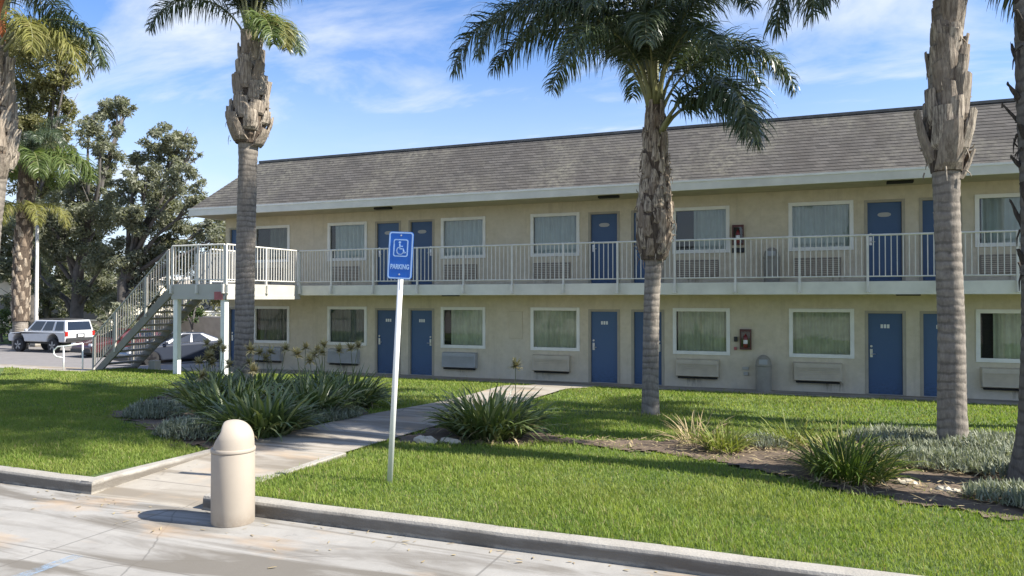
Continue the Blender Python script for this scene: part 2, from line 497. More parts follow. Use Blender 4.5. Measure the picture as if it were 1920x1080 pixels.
def lawnmat():
    g = G('lawn_turf')
    a = g.noise(1.1, 5, .6); b = g.noise(9, 5, .7); f = g.noise(70, 4, .7)
    c = g.mix(g.ramp(a, .35, .65), (.07, .115, .02), (.10, .15, .028))
    c = g.mix(g.ramp(b, .35, .7), c, (.13, .19, .035))
    c = g.mix(g.ramp(f, .35, .65, 0, .6), c, (.03, .05, .012))
    g.color(c); g.rough(.95); g.bump(f, .8, .03)
    return g.m
M['lawn'] = lawnmat()
def grassmat():
    g = G('grass_blade')
    isl = g.island()
    c = g.mix(g.ramp(isl, 0, 1), (.135, .205, .030), (.245, .325, .064))
    c = g.mix(g.ramp(g.noise(.9, 5, .6), .42, .66, 0, .75), c, (.31, .365, .08))
    c = g.mix(g.ramp(g.noise(2.6, 5, .65, vec=g.mp(loc=(9, 4, 0))), .55, .72, 0, .6), c, (.08, .15, .025))
    c = g.mix(g.math('MULTIPLY', g.ramp(g.noise(.75, 5, .65, vec=g.mp(loc=(3.1, 8.2, 0))), .58, .7, 0, .75), g.ramp(isl, .2, .6)), c, (.33, .29, .11))
    c = g.mix(g.ramp(isl, .90, .92), c, (.33, .29, .13))
    c = g.mix(g.ramp(g.noise(.33, 4, .6, vec=g.mp(loc=(1, 7, 0))), .45, .62, 0, .4), c, (.24, .26, .07))
    g.color(c); g.rough(.55); g.b.inputs['Specular IOR Level'].default_value = .25
    tr = g.t.nodes.new('ShaderNodeBsdfTranslucent'); g.L(g.mix(1., c, (1.2, 1.25, .7), 'MULTIPLY'), tr.inputs['Color'])
    ms = g.t.nodes.new('ShaderNodeMixShader'); ms.inputs[0].default_value = .42
    g.L(g.b.outputs[0], ms.inputs[1]); g.L(tr.outputs[0], ms.inputs[2]); g.L(ms.outputs[0], g.o.inputs[0])
    return g.m
M['grass'] = grassmat()
M['frond'] = leafmat('palm_leaflet', [(.035, .055, .028), (.07, .098, .045), (.14, .16, .095)], .22, .33, .6)
M['frond_olive'] = leafmat('yellowing_leaflet', [(.14, .15, .04), (.24, .235, .07), (.34, .29, .13)], .4, .5, .3)
M['frond_bright'] = leafmat('bright_leaflet', [(.07, .10, .03), (.13, .18, .05), (.22, .24, .09)], .4, .4, .4)
M['petiole'] = simple('palm_petiole', (.20, .20, .085), .5, .3, 4)
def barkrings(name='palm_bark', k=1.0):
    g = G(name)
    sz = g.t.nodes.new('ShaderNodeSeparateXYZ'); g.L(g.obj, sz.inputs[0])
    nz = g.noise(2.2, 5, .65); nz2 = g.noise(.9, 3)
    ph = g.math('ADD', g.math('MULTIPLY', sz.outputs[2], 52.0), g.math('ADD', g.math('MULTIPLY', nz, 9.0), g.math('MULTIPLY', nz2, 14.0)))
    wv = g.math('SINE', ph)
    fine = g.noise(20, 6, .75, vec=g.mp(scale=(1, 1, .3)))
    crack = g.noise(9, 5, .8, vec=g.mp(scale=(3, 3, .35)))
    c = g.mix(g.ramp(fine, .3, .7), tuple(v * k for v in (.14, .12, .098)), tuple(v * k for v in (.31, .27, .22)))
    c = g.mix(g.math('MULTIPLY', g.ramp(wv, .35, .95, 0, .75), g.ramp(nz, .3, .65, .25, 1)), c, tuple(v * k for v in (.075, .063, .052)))
    c = g.mix(g.ramp(crack, .62, .7, 0, .7), c, tuple(v * k for v in (.045, .038, .032)))
    c = g.mix(g.ramp(g.noise(1.6, 5, .6), .5, .72, 0, .6), c, tuple(v * k for v in (.37, .33, .275)))
    g.color(c); g.rough(.92); g.bump(g.math('ADD', g.math('MULTIPLY', wv, -.35), g.math('ADD', fine, g.math('MULTIPLY', crack, -.6))), .7, .012)
    return g.m
M['bark_shaded'] = barkrings('shaded_palm_bark', .55)  # darker copy of the bark, shade of the right edge palm painted in
M['bark'] = barkrings()
def bootmat(name, a, b, d):
    g = G(name)
    isl = g.island()
    st = g.noise(5, 6, .75, vec=g.mp(scale=(6, 6, .7)))
    c = g.mix(g.ramp(st, .40, .60), a, b)
    c = g.mix(g.ramp(isl, .35, 1, 0, .8), c, d)
    g.color(c); g.rough(.9); g.bump(st, .9, .02)
    return g.m
M['boot'] = bootmat('palm_leaf_base', (.07, .05, .036), (.54, .45, .335), (.17, .122, .083))
M['boot_pale'] = bootmat('pale_leaf_base', (.10, .078, .06), (.50, .43, .335), (.22, .175, .13))
M['boot_shaded'] = bootmat('shaded_leaf_base', (.02, .016, .012), (.075, .06, .045), (.035, .028, .02))  # leaf bases darkened the same way, shade put into the colour
M['fibre'] = bootmat('palm_fibre', (.035, .025, .018), (.15, .11, .075), (.07, .05, .034))
M['orange'] = simple('orange_spathe', (.42, .12, .035), .5, .2, 5)
M['strap'] = leafmat('strap_leaf', [(.06, .092, .028), (.135, .178, .058), (.33, .34, .16)], .22, .32, .55)
M['drystalk'] = leafmat('dry_seed_head', [(.30, .25, .13), (.46, .40, .22)], .2, .8, .1)
M['stalk'] = simple('flower_stalk', (.13, .15, .06), .6, .2, 5)
M['silver'] = leafmat('silver_leaf', [(.13, .15, .105), (.26, .28, .20), (.40, .40, .30)], .2, .6, .2)
M['sedge'] = leafmat('sedge_leaf', [(.04, .075, .012), (.10, .15, .025), (.30, .27, .08)], .3, .5, .3)
M['sedge_yellow'] = leafmat('yellow_sedge_leaf', [(.12, .165, .03), (.20, .23, .05), (.36, .31, .13)], .3, .5, .3)
M['dryleaf'] = leafmat('dry_leaf', [(.30, .22, .12), (.42, .34, .2)], .15, .8, .1)
M['euc'] = leafmat('grey_green_leaf', [(.125, .135, .10), (.22, .23, .165), (.36, .35, .26)], .42, .5, .35, .25)
M['euc_olive'] = leafmat('olive_leaf', [(.12, .125, .055), (.22, .215, .10), (.34, .31, .16)], .42, .5, .3, .25)
M['bushleaf'] = leafmat('bush_leaf', [(.03, .055, .018), (.065, .10, .03)], .2, .5, .3)
M['treebark'] = simple('tree_bark', (.10, .09, .08), .9, .35, 3, bump=.4, bscale=10)
M['palebark'] = simple('pale_tree_bark', (.20, .17, .135), .9, .35, 3, bump=.4, bscale=10)
M['browntrunk'] = bootmat('brown_palm_trunk', (.13, .075, .035), (.36, .24, .12), (.26, .17, .09))

# ------------------------------------------------------------------ terrain
def ss(t):
    t = np.clip(t, 0, 1); return t * t * (3 - 2 * t)
def terr(x, y):
    x = np.asarray(x, float); y = np.asarray(y, float)
    z = .13 - .28 * np.clip((y - 5.6) / 10.5, 0, 1) - .22 * ss((y - 16.1) / 3.2)
    bump = .03 * np.sin(x * .9 + 1.3) * np.sin(y * .8) * np.clip((y - 5.8) / 2, 0, 1) * np.clip((18 - y) / 2, 0, 1)
    return z + bump
def lotz(x, y):
    x = np.asarray(x, float); y = np.asarray(y, float)
    return np.clip(-.24 - .06 * (np.clip(-19.5 - x, 0, None) * .75 + np.clip(y - 15.5, 0, None) * .65), -1.0, 0)
PX0, PX1 = -6.75, -5.2          # path edges
LEDGE = 15.45                    # back edge of the left lawn

def grid(name, xs, ys, zf, mat, skip=None, kind='structure'):
    X, Y = np.meshgrid(xs, ys)
    Z = zf(X, Y)
    V = np.stack([X.ravel(), Y.ravel(), Z.ravel()], 1)
    nx, ny = len(xs), len(ys)
    i, j = np.meshgrid(np.arange(nx - 1), np.arange(ny - 1))
    a = (j * nx + i)
    cx = .5 * (X[:-1, :-1] + X[1:, 1:]); cy = .5 * (Y[:-1, :-1] + Y[1:, 1:])
    keep = np.ones_like(cx, bool) if skip is None else ~skip(cx, cy)
    a = a[keep].ravel()
    Q = np.stack([a, a + 1, a + nx + 1, a + nx], 1)
    o = fast_mesh(name, V, Q, mat)
    return tag(o, kind=kind)

# big ground sheet reaching the horizon
gx = np.concatenate([np.linspace(-900, -60, 12), np.linspace(-50, 20, 36), np.linspace(40, 900, 10)])
gy = np.concatenate([np.linspace(-500, -20, 8), np.linspace(-10, 60, 36), np.linspace(80, 1400, 12)])
def gz(X, Y):
    near = np.where((Y < 15) & (X > -40), -.12, -.5)
    return np.where((X < -14) | (Y > 20), np.minimum(lotz(X, Y) - .12, -.55 + .0 * X), near) - .02 * (Y > 15) * (Y < 20) * 20
grid('ground', gx, gy, lambda X, Y: np.where((Y > 5) & (X > -30) & (Y < 22), -.62, np.where((X < -14) | (Y > 20), -1.12, -.06)),
     simple('ground_earth', (.21, .19, .14), .95, .2, .4))
# concrete lot in front
lot = grid('parking_lot', np.linspace(-40, 25, 27), np.linspace(-25, 5.40, 20), lambda X, Y: 0 * X, M['lot'])
# lawn
lx = np.unique(np.concatenate([np.arange(-30, PX0, .33), [PX0, PX1], np.arange(PX1 + .3, 12, .33)]))
ly = np.concatenate([np.arange(5.56, 19.2, .3), [19.25]])
def lawn_skip(x, y):
    return ((x > PX0) & (x < PX1)) | ((y > LEDGE) & (x < -19.3)) | ((y > 17.2) & (x < -14.6))
grid('lawn', lx, ly, lambda X, Y: terr(X, Y) - .012, M['lawn'], lawn_skip)
# path from the lot to the motel walk
grid('path', np.linspace(PX0, PX1, 4), np.concatenate([[5.40], np.arange(5.7, 19.3, .35), [19.25]]),
     lambda X, Y: np.where(Y < 7.4, (terr(X, np.maximum(Y, 7.4)) + .015) * np.clip((Y - 5.4) / 2.0, 0, 1) + .0 * Y, terr(X, Y) + .015), M['path'])
# walk along the building
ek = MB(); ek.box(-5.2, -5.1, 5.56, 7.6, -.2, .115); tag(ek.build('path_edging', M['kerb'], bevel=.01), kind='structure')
wk = MB(); wk.box(-19.6, 9, 19.25, 20.5, -.9, -.42); tag(wk.build('walkway_pavement', M['path']), kind='structure')
wk = MB(); wk.box(-19.3, -14.6, 17.2, 19.25, -.9, -.36); tag(wk.build('stair_pavement', M['path']), kind='structure')
# left lot behind the lawn
grid('side_parking_lot', np.concatenate([np.linspace(-75, -30, 24), np.linspace(-28.5, -19.3, 8)]), np.concatenate([np.linspace(LEDGE + .9, 40, 18), np.linspace(43, 60, 6)]), lotz, M['asphalt'])
sp = MB()
sp.box(-40, -19.3, LEDGE, LEDGE + .9, -.9, -.14)
tag(sp.build('side_pavement', M['path'], bevel=.03), kind='structure')

# kerbs
def kerb_piece(mb, p0, p1, z0, z1, wdt=.15, base=-.15, side=1):
    p0 = Vector((*p0, 0)); p1 = Vector((*p1, 0)); d = (p1 - p0).normalized(); n = Vector((-d.y, d.x, 0)) * side
    N = max(2, int((p1 - p0).length / .6))
    V = []; F = []
    prof = [(0.0, base), (.012, None, -.03), (.022, None, -.008), (.045, None, 0), (wdt, None, .002), (wdt, base)]
    for i in range(N + 1):
        t = i / N; c = p0.lerp(p1, t); zt = z0 + (z1 - z0) * t + .004 * math.sin(i * 2.1)
        for pr in prof:
            z = pr[1] if pr[1] is not None else zt + pr[2]
            q = c + n * pr[0]; V.append((q.x, q.y, z))
    k = len(prof)
    for i in range(N):
        for j in range(k - 1):
            f = (i * k + j, (i + 1) * k + j, (i + 1) * k + j + 1, i * k + j + 1)
            F.append(f if side > 0 else f[::-1])
    F.append(tuple(range(k))[::-1]); F.append(tuple(N * k + j for j in range(k)))
    mb.add(V, F)
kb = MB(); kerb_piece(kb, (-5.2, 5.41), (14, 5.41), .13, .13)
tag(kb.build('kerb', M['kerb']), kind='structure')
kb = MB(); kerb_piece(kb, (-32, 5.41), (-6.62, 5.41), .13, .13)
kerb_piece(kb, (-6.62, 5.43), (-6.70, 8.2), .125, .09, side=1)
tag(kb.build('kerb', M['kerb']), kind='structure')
# worn blue stall marking
def wornpaint():
    g = G('worn_blue_paint')
    n = g.noise(9, 6, .75)
    tr = g.t.nodes.new('ShaderNodeBsdfTransparent')
    ms = g.t.nodes.new('ShaderNodeMixShader'); g.color((.30, .42, .56)); g.rough(.8)
    g.L(g.ramp(n, .42, .62, .04, .6), ms.inputs[0]); g.L(tr.outputs[0], ms.inputs[1]); g.L(g.b.outputs[0], ms.inputs[2]); g.L(ms.outputs[0], g.o.inputs[0])
    return g.m
mk = MB(); mk.quad((-5.19, 2.2, .004), (-5.08, 2.2, .004), (-5.08, 4.1, .004), (-5.19, 4.1, .004))
tag(mk.build('painted_marking', wornpaint()), kind='structure')
# beds
def poly_in(poly, x, y):
    x = np.asarray(x); y = np.asarray(y); ins = np.zeros(x.shape, bool)
    n = len(poly)
    for i in range(n):
        x0, y0 = poly[i]; x1, y1 = poly[(i + 1) % n]
        c = ((y0 > y) != (y1 > y)) & (x < (x1 - x0) * (y - y0) / ((y1 - y0) + 1e-12) + x0)
        ins ^= c
    return ins
BEDS = [
    [(-3.6, 9.85), (-2.9, 9.68), (-1.9, 9.45), (-1.2, 9.1), (-.5, 8.6), (.1, 8.12), (.8, 7.8), (1.5, 7.55), (2.6, 7.35), (4, 7.4), (4, 12.1), (2.6, 12.1), (1.3, 11.8), (.4, 11.4), (-.6, 10.8), (-1.7, 10.4), (-2.6, 10.15)],
    [(-5.15, 8.6), (-4.2, 8.95), (-3.4, 9.4), (-3.3, 10.2), (-3.9, 10.9), (-5.15, 10.7)],
    [(-6.85, 7.35), (-7.6, 7.4), (-9.0, 8.3), (-10.8, 9.2), (-12.6, 12.2), (-11.9, 13.8), (-10.0, 13.6), (-8.0, 12.4), (-6.85, 10.9)],
]
for P in BEDS:
    xs = [p[0] for p in P]; ys = [p[1] for p in P]
    gxx = np.arange(min(xs) - .1, max(xs) + .1, .07); gyy = np.arange(min(ys) - .1, max(ys) + .1, .07)
    def bz(X, Y):
        n = np.vectorize(lambda a, b: mnoise.noise(Vector((a * 3.1, b * 3.1, 0))) * .022 + max(0, mnoise.noise(Vector((a * 11, b * 11, 5)))) * .045)(X, Y)
        return terr(X, Y) + .004 + n * .6
    o = grid('planting_bed', gxx, gyy, bz, M['soil'], lambda x, y, P=P: ~poly_in(P, x + .09 * np.sin(y * 9 + 2 * np.sin(x * 7)) + .05 * np.sin(x * 31 + y * 27), y + .09 * np.sin(x * 8 + 2 * np.sin(y * 6)) + .05 * np.sin(x * 29 - y * 33)))

# ------------------------------------------------------------------ grass
def lawn_ok(x, y):
    ok = (y > 5.575 + .02 * np.sin(x * 9) + .02 * np.sin(x * 23)) & (y < 19.22) & ~lawn_skip(x, y) & (x > PX0 - 30)
    jx = x + .10 * np.sin(y * 7.3 + 1.7 * np.sin(x * 5.1)) + RNG.normal(0, .05, x.shape); jy = y + .10 * np.sin(x * 6.1 + 2 * np.sin(y * 4.3)) + RNG.normal(0, .05, x.shape)
    weed = (np.sin(x * 3.1 + 2 * np.sin(y * 2.3)) * np.sin(y * 2.7 + x) > .55) & (RNG.uniform(0, 1, x.shape) < .25)
    for P in BEDS: ok &= ~poly_in(P, jx, jy) | weed
    ok &= ~((x > -6.88) & (x < PX0 + .02) & (y < 8.2))
    return ok
def scatter_grass():
    Vs = []; Qs = []; n0 = 0
    for (y0, y1, dens, h, wd) in ((5.55, 7.2, 4200, .040, .0058), (7.2, 9.2, 2700, .041, .0070), (9.2, 12.5, 1350, .044, .010), (12.5, 19.3, 520, .046, .015)):
        # only the wedge the camera can see, with a margin
        xl0 = -0.5 - 1.36 * y1 - 1.2; xr0 = .27 * y1 + 2.2
        A = (xr0 - xl0) * (y1 - y0)
        n = int(A * dens)
        x = RNG.uniform(xl0, xr0, n); y = RNG.uniform(y0, y1, n)
        k = lawn_ok(x, y) & (x > -1.36 * y - 1.5) & (x < .27 * y + 1.6)
        x = x[k]; y = y[k]; n = len(x)
        z = terr(x, y) - .012
        hh = h * RNG.uniform(.55, 1.3, n)
        patch = np.sin(x * 1.7 + 2 * np.sin(y * 1.1)) * np.sin(y * 1.9 + np.sin(x * .8)); hh *= 1 + .30 * patch; hh *= np.where(RNG.uniform(0, 1, n) > .985, 1.9, 1.0)
        a = RNG.uniform(0, 2 * np.pi, n); lean = RNG.uniform(.1, .9, n) * hh; b = a + RNG.normal(0, .6, n)
        ww = wd * RNG.uniform(.7, 1.3, n) * .5
        wx, wy = np.cos(a + np.pi / 2) * ww, np.sin(a + np.pi / 2) * ww
        lx_, ly_ = np.cos(b) * lean, np.sin(b) * lean
        p = np.zeros((n, 6, 3))
        p[:, 0] = np.stack([x - wx, y - wy, z], 1); p[:, 1] = np.stack([x + wx, y + wy, z], 1)
        m = .45
        p[:, 2] = np.stack([x + lx_ * .3 - wx * .85, y + ly_ * .3 - wy * .85, z + hh * .58], 1)
        p[:, 3] = np.stack([x + lx_ * .3 + wx * .85, y + ly_ * .3 + wy * .85, z + hh * .58], 1)
        p[:, 4] = np.stack([x + lx_ - wx * .15, y + ly_ - wy * .15, z + hh * .95], 1)
        p[:, 5] = np.stack([x + lx_ + wx * .15, y + ly_ + wy * .15, z + hh * .95], 1)
        base = n0 + np.arange(n) * 6
        Qs.append(np.stack([base, base + 1, base + 3, base + 2], 1)); Qs.append(np.stack([base + 2, base + 3, base + 5, base + 4], 1))
        Vs.append(p.reshape(-1, 3)); n0 += n * 6
    o = fast_mesh('grass', np.concatenate(Vs), np.concatenate(Qs), M['grass'])
    tag(o, 'short green lawn grass growing in front of the motel', 'grass', kind='stuff')
scatter_grass()

# ------------------------------------------------------------------ motel
YW = 20.5; FL1 = -.42; FL2 = 2.36; XL, XR = -18.72, 9.2; ZTOP = 4.75
YE = 19.25                                    # walkway / eave edge
motel = empty('motel_building', (0, 0, 0))
tag(motel, 'long two storey beige stucco motel with shingle roof and blue doors', 'motel')
motel_off = Vector((0, 0, 0))
doors_x = [(-18.55, -17.66), (-12.68, -11.80), (-11.47, -10.63), (-5.68, -4.83), (-4.45, -3.60), (1.42, 2.27), (2.63, 3.48), (7.9, 8.75)]
wins_x = [(-17.47, -16.02), (-14.48, -13.02), (-10.35, -8.90), (-7.43, -5.98), (-3.32, -1.86), (-.36, 1.13), (3.79, 5.24), (6.1, 7.55)]
WZ = (.47, 1.68); DZ = 2.05
UWZ = (FL2 + .83, FL2 + 2.04)
def build_wall():
    mb = MB()
    holes = []
    for a, b in doors_x:
        holes.append((a, b, FL1, FL1 + DZ)); holes.append((a, b, FL2, FL2 + DZ - .03))
    for a, b in wins_x:
        holes.append((a, b, *WZ)); holes.append((a, b, *UWZ))
    xs = sorted(set([XL, XR] + [h[0] for h in holes] + [h[1] for h in holes]))
    zs = sorted(set([-1.2, FL1, ZTOP, 2.0] + [h[2] for h in holes] + [h[3] for h in holes]))
    for i in range(len(xs) - 1):
        for j in range(len(zs) - 1):
            cx = (xs[i] + xs[i + 1]) / 2; cz = (zs[j] + zs[j + 1]) / 2
            if any(h[0] < cx < h[1] and h[2] < cz < h[3] for h in holes): continue
            mb.quad((xs[i], YW, zs[j]), (xs[i + 1], YW, zs[j]), (xs[i + 1], YW, zs[j + 1]), (xs[i], YW, zs[j + 1]))
    D = .11
    for a, b, c, d in holes:
        mb.quad((a, YW, c), (a, YW, d), (a, YW + D, d), (a, YW + D, c))
        mb.quad((b, YW, d), (b, YW, c), (b, YW + D, c), (b, YW + D, d))
        mb.quad((a, YW, d), (b, YW, d), (b, YW + D, d), (a, YW + D, d))
        mb.quad((b, YW, c), (a, YW, c), (a, YW + D, c), (b, YW + D, c))
    YB = 32.5
    mb.quad((XL, YB, -1.2), (XL, YW, -1.2), (XL, YW, ZTOP), (XL, YB, ZTOP))
    mb.quad((XR, YW, -1.2), (XR, YB, -1.2), (XR, YB, ZTOP), (XR, YW, ZTOP))
    mb.quad((XR, YB, -1.2), (XL, YB, -1.2), (XL, YB, ZTOP), (XR, YB, ZTOP))
    return mb.build('wall', M['stucco'], motel)
wall = build_wall()
# roof: mansard with stepped shingle courses
def build_roof():
    mb = MB()
    x0, x1, y0 = -19.1, XR + 1.0, YE
    YB = 33.7
    z0, rise, run, NC = 4.94, 1.72, 1.58, 19
    def ring(t, lift):
        d = run * t - lift
        return [(x0 + d, YB - d), (x0 + d, y0 + d), (x1 - d, y0 + d), (x1 - d, YB - d)], z0 + rise * t
    for c in range(NC):
        t0, t1 = c / NC, (c + 1) / NC
        r0, za = ring(t0, .007); r1, zb = ring(t1, -.004); rb, zc_ = ring(t0, -.004)
        for k in range(3):
            a, b = k, k + 1
            mb.quad((*r0[a], za), (*r0[b], za), (*r1[b], zb), (*r1[a], zb))
            mb.quad((*rb[a], za), (*rb[b], za), (*r0[b], za), (*r0[a], za))
    r, z = ring(1, 0)
    mb.quad((*r[0], z), (*r[1], z), (*r[2], z), (*r[3], z))
    roof = mb.build('roof', M['shingle'], motel)
    cp = MB()
    (xa, yb), (xa, ya), (xb, _), _ = r
    cp.box(xa - .03, xb + .03, ya - .05, ya + .12, z - .02, z + .05)
    cp.box(xa - .05, xa + .12, ya + .12, yb, z - .02, z + .05)
    cp.build('ridge_cap', M['ridge'], roof)
    fa = MB()
    fa.box(x0 - .02, x1, YE - .03, YE + .02, 4.70, 4.95)
    fa.box(x0 - .02, x0 + .03, YE + .02, YB, 4.70, 4.95)
    fa.build('fascia_board', M['fascia'], roof, bevel=.006)
    gu = MB(); gu.box(x0 - .045, x1, YE - .045, YE - .031, 4.905, 4.955); gu.build('drip_edge', M['white'], roof)
    so = MB(); so.box(x0 + .03, x1, YE + .02, YW - .002, 4.725, 4.76); so.box(x0 + .03, XL - .002, YW - .002, YB, 4.725, 4.76)
    so.build('soffit', M['soffit'], roof)
    for cx in (-11.9, -4.9, 2.1):
        l = MB(); l.box(cx - .28, cx + .28, YE + .3, YE + .48, 4.66, 4.724); l.build('ceiling_light', M['dark'], motel, bevel=.01)
build_roof()
# windows
cur = [M['curtain_dark'], M['curtain'], M['curtain'], M['curtain'], M['curtain'], M['curtain'], M['curtain'], M['curtain']]
curl = [M['curtain_dark'], M['curtain_dark'], M['curtain_green'], M['curtain_green'], M['curtain_green'], M['curtain_green'], M['curtain_green'], M['curtain_green']]
def window(a, b, c, d, cm, gap=0.0):
    p = MB(); t = .075
    p.quad((a + t, YW + .035, c + t), (b - t, YW + .035, c + t), (b - t, YW + .035, d - t), (a + t, YW + .035, d - t))
    win = p.build('window', M['glass'], motel)
    f = MB()
    y0, y1 = YW - .028, YW + .06
    f.box(a - .02, a + t, y0, y1, c - .02, d + .02); f.box(b - t, b + .02, y0, y1, c - .02, d + .02)
    f.box(a + t, b - t, y0, y1, d - t, d + .02); f.box(a + t, b - t, y0, y1, c - .02, c + t)
    f.build('frame', M['white'], win, bevel=.006)
    cu = MB(); V = []; F = []
    x = a + t - .02 + gap; i = 0
    N = int((b - t + .02 - x) / .022)
    for i in range(N + 1):
        xx = x + i * .022
        yy = YW + .11 + .03 * math.sin(i * .9) + .012 * math.sin(i * .37 + a)
        V += [(xx, yy, c + .02), (xx, yy, d - .02)]
    for i in range(N): F.append((2 * i, 2 * i + 2, 2 * i + 3, 2 * i + 1))
    cu.add(V, F)
    cu.build('curtain', cm, win)
    bk = MB(); bk.box(a - .05, b + .05, YW + .18, YW + .2, c - .05, d + .05); bk.build('dark_room', M['dark'], win)
for i, (a, b) in enumerate(wins_x):
    window(a, b, *WZ, curl[i], gap=(.10, .0, .22, .0, .05, .0, .30, .1)[i])
    window(a, b, *UWZ, cur[i], gap=(.5, .16, .0, .03, .48, .0, .08, .2)[i])
# doors
def door(a, b, z, h, lower, hinge_left):
    mb = MB(); mb.box(a + .045, b - .045, YW + .05, YW + .095, z + .015, z + h - .045)
    d = mb.build('door', M['door'], motel, bevel=.004)
    fr = MB()
    fr.box(a - .03, a + .045, YW - .012, YW + .10, z, z + h + .02); fr.box(b - .045, b + .03, YW - .012, YW + .10, z, z + h + .02)
    fr.box(a + .045, b - .045, YW - .012, YW + .10, z + h - .045, z + h + .02)
    fr.build('door_frame', M['doorframe'], d, bevel=.004)
    th_ = MB(); th_.box(a + .046, b - .046, YW - .004, YW + .049, z + .001, z + .014); th_.build('threshold', M['steel'], d)
    hx = a + .115 if not hinge_left else b - .115
    hd = MB()
    hd.box(hx - .03, hx + .03, YW + .03, YW + .0495, z + .92, z + 1.12)
    hd.tube([(hx, YW + .05, z + 1.0), (hx, YW - .005, z + 1.0), (hx + (.1 if not hinge_left else -.1), YW - .008, z + 1.0)], .011, 8)
    hd.lathe([(.028, 0), (.028, .02), (.02, .025)], 12, (hx, YW + .025, z + 1.19), axis='y')
    hd.build('handle', M['steel'], d)
    cx = (a + b) / 2
    nb = MB()
    if lower:
        for k in (-1, 0, 1): nb.box(cx + k * .072 - .027, cx + k * .072 + .027, YW + .043, YW + .0497, z + 1.64, z + 1.735)
        nb.build('number_plate', M['number'], d, bevel=.01)
    else:
        V = [(cx + .15 * math.copysign(abs(math.cos(t)) ** .7, math.cos(t)), 0, z + 1.67 + .055 * math.sin(t)) for t in np.linspace(0, 2 * math.pi, 24, endpoint=False)]
        nb.prism([(p[0], p[2]) for p in V], YW + .043, YW + .0497); nb.build('number_plate', M['plate_grey'], d)
for i, (a, b) in enumerate(doors_x):
    hl = i in (2, 4, 6)
    door(a, b, FL1, DZ, True, hl); door(a, b, FL2, DZ - .03, False, hl)
# air conditioners
def ac(cx, z0, z1, w_, m, recessed):
    mb = MB()
    if not recessed:
        x0, x1 = cx - w_ / 2, cx + w_ / 2
        mb.prism([(0, 0), (0, 0), ], 0, 0) if False else None
        dpt = .17
        V = [(x0, YW, z0), (x1, YW, z0), (x1, YW, z1), (x0, YW, z1), (x0 + .02, YW - dpt, z0 + .03), (x1 - .02, YW - dpt, z0 + .03), (x1 - .02, YW - dpt * .8, z1 - .02), (x0 + .02, YW - dpt * .8, z1 - .02)]
        mb.add(V, [(4, 5, 6, 7), (0, 1, 5, 4), (1, 2, 6, 5), (2, 3, 7, 6), (3, 0, 4, 7)])
        o = mb.build('air_conditioner', m, motel, bevel=.015)
        g = MB()
        for k in range(6):
            zz = z0 + .09 + k * .052
            g.box(x0 + .07, x1 - .07, YW - dpt - .006, YW - dpt + .02, zz, zz + .014, M=None)
        g.build('grille', m, o)
        sh = MB(); sh.box(x0 + .06, x1 - .06, YW - .12, YW - .004, z0 - .035, z0 - .002); sh.build('sleeve', M['dark'], o)
    else:
        x0, x1 = cx - w_ / 2, cx + w_ / 2
        mb.box(x0, x1, YW - .03, YW - .002, z0, z1)
        o = mb.build('air_conditioner', M['ac_dark'], motel, bevel=.006)
        g = MB()
        for k in range(8):
            zz = z0 + .03 + k * (z1 - z0 - .05) / 8
            g.box(x0 + .03, x1 - .03, YW - .045, YW - .031, zz, zz + .018)
        g.build('grille', M['ac'], o)
for i, (a, b) in enumerate(wins_x):
    cx = (a + b) / 2 - .09
    ac(cx, -.15, .335, 1.15, M['ac_grey'] if i in (0, 1, 2) else M['ac'], False)
    ac(cx, FL2 + .18, FL2 + .63, 1.12, None, True)
def stainmat():
    g = G('drip_stain')
    n = g.noise(5, 6, .75, vec=g.mp(scale=(3, 1, .35))); sz = g.t.nodes.new('ShaderNodeSeparateXYZ'); g.L(g.gen, sz.inputs[0])
    tr = g.t.nodes.new('ShaderNodeBsdfTransparent'); ms = g.t.nodes.new('ShaderNodeMixShader')
    g.color((.17, .125, .08)); g.rough(.9)
    ed = g.math('MULTIPLY', g.ramp(sz.outputs[0], 0, .25), g.ramp(sz.outputs[0], 1, .75))
    g.L(g.math('MULTIPLY', g.math('MULTIPLY', g.ramp(n, .46, .66, 0, .6), ed), g.ramp(sz.outputs[2], 0, .9, .35, 1)), ms.inputs[0])
    g.L(tr.outputs[0], ms.inputs[1]); g.L(g.b.outputs[0], ms.inputs[2]); g.L(ms.outputs[0], g.o.inputs[0])
    return g.m
M['stain'] = stainmat()
rs_ = random.Random(3)
for i, (a, b) in enumerate(wins_x):
    cx = (a + b) / 2 + rs_.uniform(-.4, .3); w_ = rs_.uniform(.2, .5)
    for z0, z1 in ((FL1 + .02, -.17), (FL2 + .01, FL2 + .17)):
        q = MB(); q.quad((cx - w_, YW - .0015, z0), (cx + w_, YW - .0015, z0), (cx + w_, YW - .0015, z1), (cx - w_, YW - .0015, z1)); q.build('drip_stain', M['stain'], motel)
